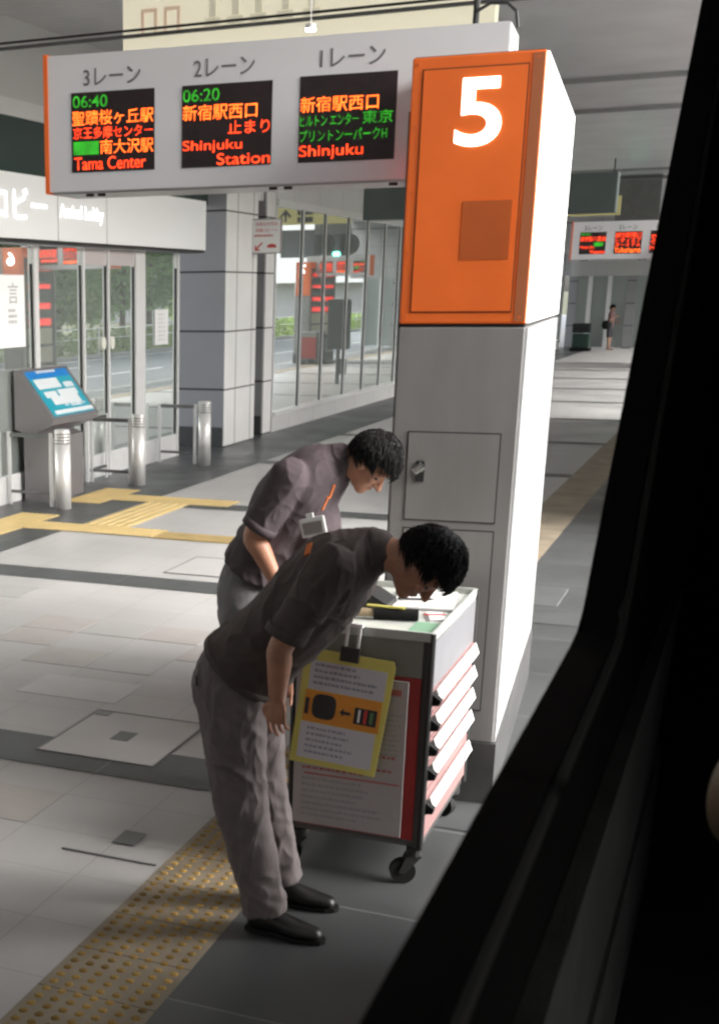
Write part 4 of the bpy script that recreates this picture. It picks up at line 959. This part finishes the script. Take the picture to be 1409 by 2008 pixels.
seam(shirt1, Lc([(-1.165, 4.20, 1.50), (-1.245, 4.10, 1.43), (-1.285, 4.07, 1.36), (-1.25, 4.06, 1.27)]), 'sleeve_seam', mat('shirt_seam', (.035, .028, .026), .9), shirt1)
hm_ = MB(); hm_.chain(Lc([(-1.538, 4.3, .962), (-1.522, 4.3, .982)]), [(.1915, .1715), (.190, .169)], (0, 1, 0), 40, 2, round0=False, round1=False); hm_.build('hem', shirt_d, shirt1, smooth=True)

# --- rear man: leaning forward, looking down, badge on an orange strap
O2 = (-1.90, 5.45, .005)
p2 = thing('person', 'man in purplish grey shirt and pale grey trousers leaning over behind the front man', 'person', O2)
Lc = lambda pts: local(pts, O2)
hm2 = head_matrix(Vector((-1.415, 5.45, 1.565))-Vector(O2), (.60, -.12, -.79), (.79, 0, .60))
b = MB()
b.chain(Lc([(-1.90, 5.45, 1.06), (-1.83, 5.45, 1.20), (-1.74, 5.45, 1.36), (-1.66, 5.45, 1.47), (-1.58, 5.45, 1.53)]), [(.11, .08), (.14, .10), (.155, .11), (.16, .09), (.09, .06)])
b.chain(Lc([(-1.58, 5.45, 1.53), (-1.52, 5.45, 1.57), (-1.455, 5.45, 1.57)]), [(.064, .062), (.058, .06), (.056, .06)])
head_shapes(b, hm2)
for s, sh, el, wr_ in ((-1, (-1.70, 5.26, 1.515), (-1.835, 5.225, 1.27), (-1.735, 5.22, 1.09)), (1, (-1.66, 5.64, 1.50), (-1.74, 5.67, 1.25), (-1.60, 5.55, 1.12))):
    b.chain(Lc([sh, Vector(sh).lerp(Vector(el), .5), el, Vector(el).lerp(Vector(wr_), .35), wr_]), [.055, .052, .045, .044, (.026, .031)], (0, 1, 0), 16, 4)
    hand_shapes(b, Vector(wr_)-Vector(O2), (.55, .0, -.8), (.1, -s*.9, 0), .5, thumb_side=-1 if s < 0 else 1)
for sy in (-.085, .085): b.chain(Lc([(-1.93, 5.45+sy, .96), (-1.91, 5.45+sy, .52), (-1.93, 5.45+sy*1.1, .10)]), [.07, .05, .04])
body2 = mesh_obj('body', remesh(b, .0045, 3), skin, p2)
for s in (-1, 1): MB().ell(hm2 @ Vector((.076, s*.034, -.001)), (.010, .014, .007), hm2.to_3x3(), 12, 8).build('eye', eye_w, body2, smooth=True)
make_hair('hair', hm2, p2, 8, .02)
b = MB()
b.chain(Lc([(-1.90, 5.45, 1.07), (-1.815, 5.45, 1.23), (-1.735, 5.45, 1.38), (-1.655, 5.45, 1.48), (-1.575, 5.45, 1.54), (-1.535, 5.45, 1.565)]), [(.190, .155), (.185, .155), (.20, .170), (.205, .150), (.15, .105), (.075, .075)], (0, 1, 0), 28, 5, round0=False)
b.ell(Vector((-1.66, 5.45, 1.30))-Vector(O2), (.13, .14, .16))
for s, sh, el in ((-1, (-1.70, 5.27, 1.51), (-1.815, 5.225, 1.30)), (1, (-1.66, 5.63, 1.50), (-1.73, 5.67, 1.29))):
    b.chain(Lc([sh, Vector(sh).lerp(Vector(el), .5), el]), [.084, .080, .073], (0, 1, 0), 20, 4, round1=False)
shirt2 = mesh_obj('shirt', remesh(b, .006, 5, wrinkle(.010, 9, 6, (1, .7, .8))), shirt_p, p2)
b = MB()
b.ell(Vector((-1.93, 5.45, 1.02))-Vector(O2), (.125, .172, .15))
for sy in (-1, 1): b.chain(Lc([(-1.93, 5.45+sy*.08, .98), (-1.915, 5.45+sy*.09, .75), (-1.90, 5.45+sy*.095, .5), (-1.92, 5.45+sy*.1, .27), (-1.93, 5.45+sy*.1, .07)]), [(.10, .122), (.09, .105), (.075, .085), (.072, .08), (.07, .08)], (0, 1, 0), 24, 5, round1=False)
mesh_obj('trousers', remesh(b, .007, 4, wrinkle(.009, 9, 5, (1, 1, .6))), trouser_g, p2)
cl = MB(); cl.chain(Lc([(-1.575, 5.45, 1.545), (-1.53, 5.45, 1.572)]), [(.088, .090), (.076, .078)], (0, 1, 0), 24, 3, round0=False, round1=False); cl.build('collar', shirt_p, shirt2, smooth=True)
cf = MB(); cf.chain(Lc([(-1.80, 5.228, 1.325), (-1.818, 5.225, 1.295)]), [(.0775, .0775), (.077, .077)], (0, 1, 0), 24, 2, round0=False, round1=False); cf.build('cuff', shirt_p, shirt2, smooth=True)
for sy in (-.1, .1): shoe(p2, Vector((-2.01, 5.45+sy, 0))-Vector((O2[0], O2[1], 0)), Vector((-1.73, 5.45+sy*1.1, 0))-Vector((O2[0], O2[1], 0)))
for k_, pz in enumerate(((-1.555, 5.33, 1.40), (-1.545, 5.345, 1.455))): stick(shirt2, Vector(pz)-Vector(O2), (.1, 0, 1), .013, .062, 'lanyard', strap_or, p2)
bg_ = MB(); bg_.box((-.055, -.008, -.04), (.055, .004, .04), badge_m, Matrix.Translation(Vector((-1.59, 5.265, 1.315))-Vector(O2)) @ Matrix.Rotation(R(-14), 4, 'Y'), bev=.006); bg_.box((-.042, -.011, -.028), (.042, -.0085, .022), mat('badge_window', (.22, .2, .19), .3), Matrix.Translation(Vector((-1.59, 5.265, 1.315))-Vector(O2)) @ Matrix.Rotation(R(-14), 4, 'Y')); bg_.box((-.02, -.006, .04), (.01, .004, .058), badge_m, Matrix.Translation(Vector((-1.59, 5.265, 1.315))-Vector(O2)) @ Matrix.Rotation(R(-14), 4, 'Y')); bg_.build('badge_holder', None, p2, label='white badge holder hanging on the chest')
# --- small distant figure
O3 = (-5.30, 55.2, .005)
p3 = thing('person', 'distant person with dark shoulder bag standing far down the platform', 'person', O3)
b = MB(); hm3 = head_matrix((.02, 0, 1.52), (.8, -.5, -.1), (0, 0, 1)); head_shapes(b, hm3)
b.chain([(0, 0, .9), (0, 0, 1.15), (.01, 0, 1.32), (.015, 0, 1.46)], [(.14, .1), (.13, .1), (.16, .1), (.05, .05)])
for s in (-1, 1):
    b.chain([(0, s*.17, 1.33), (.02, s*.21, 1.08), (.16, s*.16, 1.0 if s > 0 else 1.2)], [.045, .04, .03]); hand_shapes(b, (.16, s*.16, 1.0 if s > 0 else 1.2), (1, 0, .1), (0, -s, 0), .4)
    b.chain([(0, s*.08, .92), (.03*s, s*.085, .48), (-.02*s, s*.09, .05)], [.085, .055, .04]); b.chain([(-.05-.02*s, s*.09, .03), (.14-.02*s, s*.09, .025)], [.035, .03])
mesh_obj('body', remesh(b, .012, 2), skin_pale, p3)
make_hair('hair', hm3, p3, 5)
b = MB(); b.chain([(0, 0, .88), (0, 0, 1.15), (.01, 0, 1.33), (.015, 0, 1.43)], [(.17, .12), (.155, .115), (.185, .115), (.07, .07)]); b.chain([(0, .17, 1.34), (.01, .2, 1.2)], [.06, .06]); b.chain([(0, -.17, 1.34), (.01, -.2, 1.2)], [.06, .06]); mesh_obj('shirt', remesh(b, .012, 2), mat('far_top', (.22, .12, .12), .8), p3)
b = MB()
for s in (-1, 1): b.chain([(0, s*.08, .94), (.03*s, s*.085, .70), (.03*s, s*.085, .5)], [.105, .085, .07])
mesh_obj('shorts', remesh(b, .012, 2), mat('far_shorts', (.05, .05, .06), .8), p3)
b = MB(); b.ell((-.16, -.16, .92), (.14, .08, .17)); b.build('shoulder_bag', rubber, p3, smooth=True)

# ------------------------------------------------------------------ far platform furniture
bn = thing('litter_bin', 'dark green litter bin far down the platform beside the glass facade', 'bin', (-6.2, 54.2, .004))
MB().box((-.30, -.25, .10), (.30, .25, .62), mat('bin_green', (.02, .05, .04), .5), bev=.03).build('bin_body', None, bn); MB().box((-.32, -.27, .66), (.32, .27, 1.0), mat('bin_dark', (.012, .02, .02), .5), bev=.03).build('bin_hood', None, bn); MB().box((-.36, -.3, 0), (.36, .3, .10)).build('bin_base', rubber, bn); MB().box((-.22, -.285, .72), (.22, -.271, .84)).build('slot', groove, bn)
tbn = thing('smart_post', 'dark rounded display case on a post mirrored in the long glass wall', 'display', (-4.95, 33.2, .004))
MB().box((-.28, -.12, .85), (.28, .12, 2.05), mat('case_dark_green', (.02, .03, .028), .4), bev=.05).build('case', None, tbn); MB().tube([(0, 0, 0), (0, 0, .85)], .05).build('post', black_metal, tbn); MB().box((-.2, -.1, .25), (.0, .1, .62)).build('lower_box', black_metal, tbn)
for k, (x, y) in enumerate(((7.2, 72), (7.0, 76))):
    cn_ = thing('traffic_cone', ('orange traffic cone by the hedge mirrored in the glass wall, the nearer of two' if k == 0 else 'orange traffic cone by the hedge mirrored in the glass wall, the farther of two'), 'cone', (x, y, -.155), 0, 'traffic cones by the hedge')
    MB().lathe([(.17, .03), (.04, .70)], (0, 0, 0), 16).build('cone', cone_m, cn_); MB().box((-.2, -.2, 0), (.2, .2, .03)).build('foot', rubber, cn_)
trolley((-1.45, 42.0, .004), 'tool trolley beside the number 7 pillar mirrored in the glass wall')

# ------------------------------------------------------------------ planting and buildings across the road (seen mirrored in the glass)
def leaves(b, c, r, n, size, rnd, m=None):
    for _ in range(n):
        while True:
            d = Vector((rnd.uniform(-1, 1), rnd.uniform(-1, 1), rnd.uniform(-1, 1)))
            if .25 < d.length < 1: break
        p = Vector((c[0]+d.x*r[0], c[1]+d.y*r[1], c[2]+d.z*r[2]))
        a = Vector((rnd.gauss(0, 1), rnd.gauss(0, 1), rnd.gauss(0, 1))).normalized(); q = a.orthogonal().normalized()*size*rnd.uniform(.5, 1.1); e_ = a.cross(q).normalized()*size*rnd.uniform(.3, .7)
        b.add([p-q, p-e_, p+q, p+e_], [[0, 1, 2, 3]], m)
hg_ = MB(); rnd = random.Random(11)
for y in range(0, 130, 1):
    leaves(hg_, (9.0, y+.5, .35), (.55, .7, .62), 170, .12, rnd)
tag(hg_.build('hedge', leaf2, recalc=False), 'long clipped green hedge across the road mirrored in the lobby glass', 'hedge')
hp = MB()
hp.box((8.56, -5, .92), (8.60, 130, .96)); hp.box((8.56, -5, .55), (8.60, 130, .58))
for y in range(0, 130, 4): hp.box((8.56, y, -.15), (8.6, y+.05, .96))
tag(hp.build('guard_rail', alu), 'pale guard rail along the hedge mirrored in the lobby glass', 'rail')
def tree(h, r_, seed, m):
    rnd = random.Random(seed)
    t = thing('tree', 'x', 'tree', (0, 0, 0), 0, 'trees across the road')
    tr_ = MB(); lean = rnd.uniform(-.3, .3)
    tr_.tube([(0, 0, -.2), (lean*.3, 0, h*.25), (lean, .1, h*.55), (lean*1.2, .1, h*.85)], [.16, .13, .09, .03], 10)
    cr_ = MB()
    for k in range(24):
        a = rnd.uniform(0, 6.28); z = h*rnd.uniform(.22, .98); q = r_*rnd.uniform(.25, .85)*(1.15-.55*z/h)
        cc = (lean+q*math.cos(a), q*math.sin(a), z)
        tr_.tube([(lean*.6, 0, h*.35 + .3*z-.1*h), ((lean+cc[0])/2, cc[1]/2, z-.3), (cc[0], cc[1], z)], [.05, .03, .012], 6)
        rr = r_*rnd.uniform(.30, .5); leaves(cr_, cc, (rr, rr, rr*.75), 330, .17, rnd)
    tr_.build('trunk', bark, t); cr_.build('crown', m, t, recalc=False)
    return t
protos = [tree(8.5, 3.2, 1, leaf), tree(7, 2.8, 2, leaf2), tree(10, 3.4, 3, leaf)]
used = set(); rnd = random.Random(5)
spots = [(12.5, 24), (13, 29), (11.6, 33), (12.6, 37), (11.8, 41), (13, 45), (11.8, 49), (13, 53), (12.0, 57.5), (12.6, 62), (11.8, 67), (15, 35), (15.5, 40.5), (15, 46), (16, 51), (15.5, 57), (15.8, 30)]
names_ = ['broad', 'light green', 'tall']
for k, (x, y) in enumerate(spots):
    i = k % 3; o = protos[i] if i not in used else copy_tree(protos[i]); used.add(i)
    o.location = (x, y, -.28); o.rotation_euler.z = rnd.uniform(0, 6.28); s_ = rnd.uniform(.9, 1.15); o.scale = (s_, s_, s_)
    o['label'] = ['broad dark green tree across the road mirrored in the lobby glass', 'low light green tree across the road mirrored in the lobby glass', 'tall dark green tree across the road mirrored in the lobby glass'][i]
lp = thing('street_lamp', 'pale street lamp pole beyond the hedge mirrored in the lobby door', 'street lamp', (10.5, 43, -.28))
MB().tube([(0, 0, 0), (0, 0, 6.5)], [.08, .05], 12).build('pole', alu, lp); MB().tube([(0, 0, 6.5), (-.5, 0, 6.9), (-1.2, 0, 7)], .04, 8).build('arm', alu, lp); MB().box((-1.7, -.12, 6.93), (-1.1, .12, 7.05), bev=.03).build('lamp_head', alu, lp)
ob = thing('office_building', 'pale wide building with dark window bands mirrored in the long glass wall', 'building', (14, 112, -.28))
MB().box((-16, 0, 0), (40, 18, 3.2)).build('ground_storey', mat('grey_storey', (.42, .42, .43), .7, var=.1), ob)
MB().box((-16, -1.5, 3.2), (40, 18, 5.2)).build('deck_band', bld_white, ob); MB().box((-15.5, 0, 5.2), (39.5, 17.5, 7.4)).build('window_band', bld_dark, ob); MB().box((-16, -1.2, 7.4), (40, 18, 9.2)).build('deck_band', bld_white, ob)
MB().box((-15, 1, 9.2), (38, 17, 11)).build('window_band', bld_dark, ob); MB().box((-16, -1, 11), (40, 18, 15)).build('wall', bld_white, ob); MB().box((-9, -.2, .2), (-3, -.01, 3.1)).build('brown_panel', bld_brown, ob)
for k in range(14): MB().box((-15+k*4, -.15, 5.2), (-14.6+k*4, -.01, 7.4)).build('pier', bld_white, ob)

# ------------------------------------------------------------------ the bus the photograph is taken from
bus = thing('bus', 'dark interior side window frame of the bus in the right foreground', 'bus', (1.0, 0, -.155))
Lb = lambda mb: Matrix.Translation((-1.0, 0, .155))
def busp(name, mb, m, label=None): return mb.build(name, m, bus, mtx=Lb(mb), label=label)
XI, XO = -.110, -.15
outer = [(-9, .35), (3.0, .35), (3.0, 3.3), (-9, 3.3)]
hole = [(-1.0, 1.882), (1.46, 1.879), (1.52, 1.882), (1.565, 1.899), (1.60, 1.930), (2.52, 2.71), (2.86, 3.0), (-1.0, 3.0)]
def wall_with_hole(mb, x0, x1):
    # strips around the opening (butted, no overlap)
    mb.prism([(-9, .35), (4.6, .35), (4.6, 1.879), (1.46, 1.879), (-1.0, 1.882), (-9, 1.882)], x0, x1, 'X')
    mb.prism([(1.46, 1.879), (4.6, 1.879), (4.6, 3.0), (2.86, 3.0), (2.52, 2.71), (1.60, 1.930), (1.565, 1.899), (1.52, 1.882)], x0, x1, 'X')
    mb.prism([(-9, 3.0), (4.6, 3.0), (4.6, 3.3), (-9, 3.3)], x0, x1, 'X'); mb.prism([(-9, 1.882), (-1.0, 1.882), (-1.0, 3.0), (-9, 3.0)], x0, x1, 'X')
wb = MB(); wall_with_hole(wb, XO, XI); busp('side_wall', wb, bus_black)
MB_ = MB(); MB_.box((XO, 4.6, .35), (2.3, 4.66, 3.4)); busp('front_bulkhead', MB_, bus_black)
MB_ = MB(); MB_.box((2.26, -9, .35), (2.3, 4.6, 1.9)); MB_.box((2.26, -9, 2.7), (2.3, 4.6, 3.3)); MB_.box((2.26, -9, 1.9), (2.3, .5, 2.7)); MB_.box((2.26, 1.1, 1.9), (2.3, 4.6, 2.7)); busp('far_side_wall', MB_, bus_black)
MB_ = MB(); MB_.box((XO, -9, 3.3), (2.3, 4.6, 3.4)); busp('roof', MB_, bus_paint)
MB_ = MB(); MB_.box((XO, -9.05, .35), (2.3, -9, 3.4)); busp('rear_wall', MB_, bus_black)
MB_ = MB(); MB_.box((XI, -9, .9), (2.26, 4.6, .95)); busp('bus_floor', MB_, bus_grey)
MB_ = MB(); MB_.box((XO-.004, -9, .35), (XO, 4.66, 1.80)); busp('outer_skin', MB_, bus_paint)
tr_ = MB(); tr_.prism([(-.5, 1.52), (2.4, 1.44), (2.9, 1.66), (-.5, 1.775)], XI+.001, XI+.022, 'X'); busp('trim_panel', tr_, bus_grey)
tr_ = MB(); tr_.prism([(-.5, 1.20), (2.6, 1.15), (2.6, 1.42), (-.5, 1.49)], XI+.001, XI+.026, 'X'); busp('trim_panel', tr_, bus_grey)
gk = MB(); gk.tube([(XI+.002, -.9, 1.872), (XI+.002, 1.46, 1.869), (XI+.002, 1.53, 1.874), (XI+.002, 1.60, 1.915), (XI+.002, 2.52, 2.695), (XI+.002, 2.86, 2.99)], .007, 8); busp('window_gasket', gk, rubber)
kn = MB(); kn.ell((.015, 1.02, 1.888), (.013, .02, .034)); kn.build('fingertip_blob', beige, bus, smooth=True, mtx=Lb(kn))  # beige blob taken for a fingertip, modelled as a knob on the bus
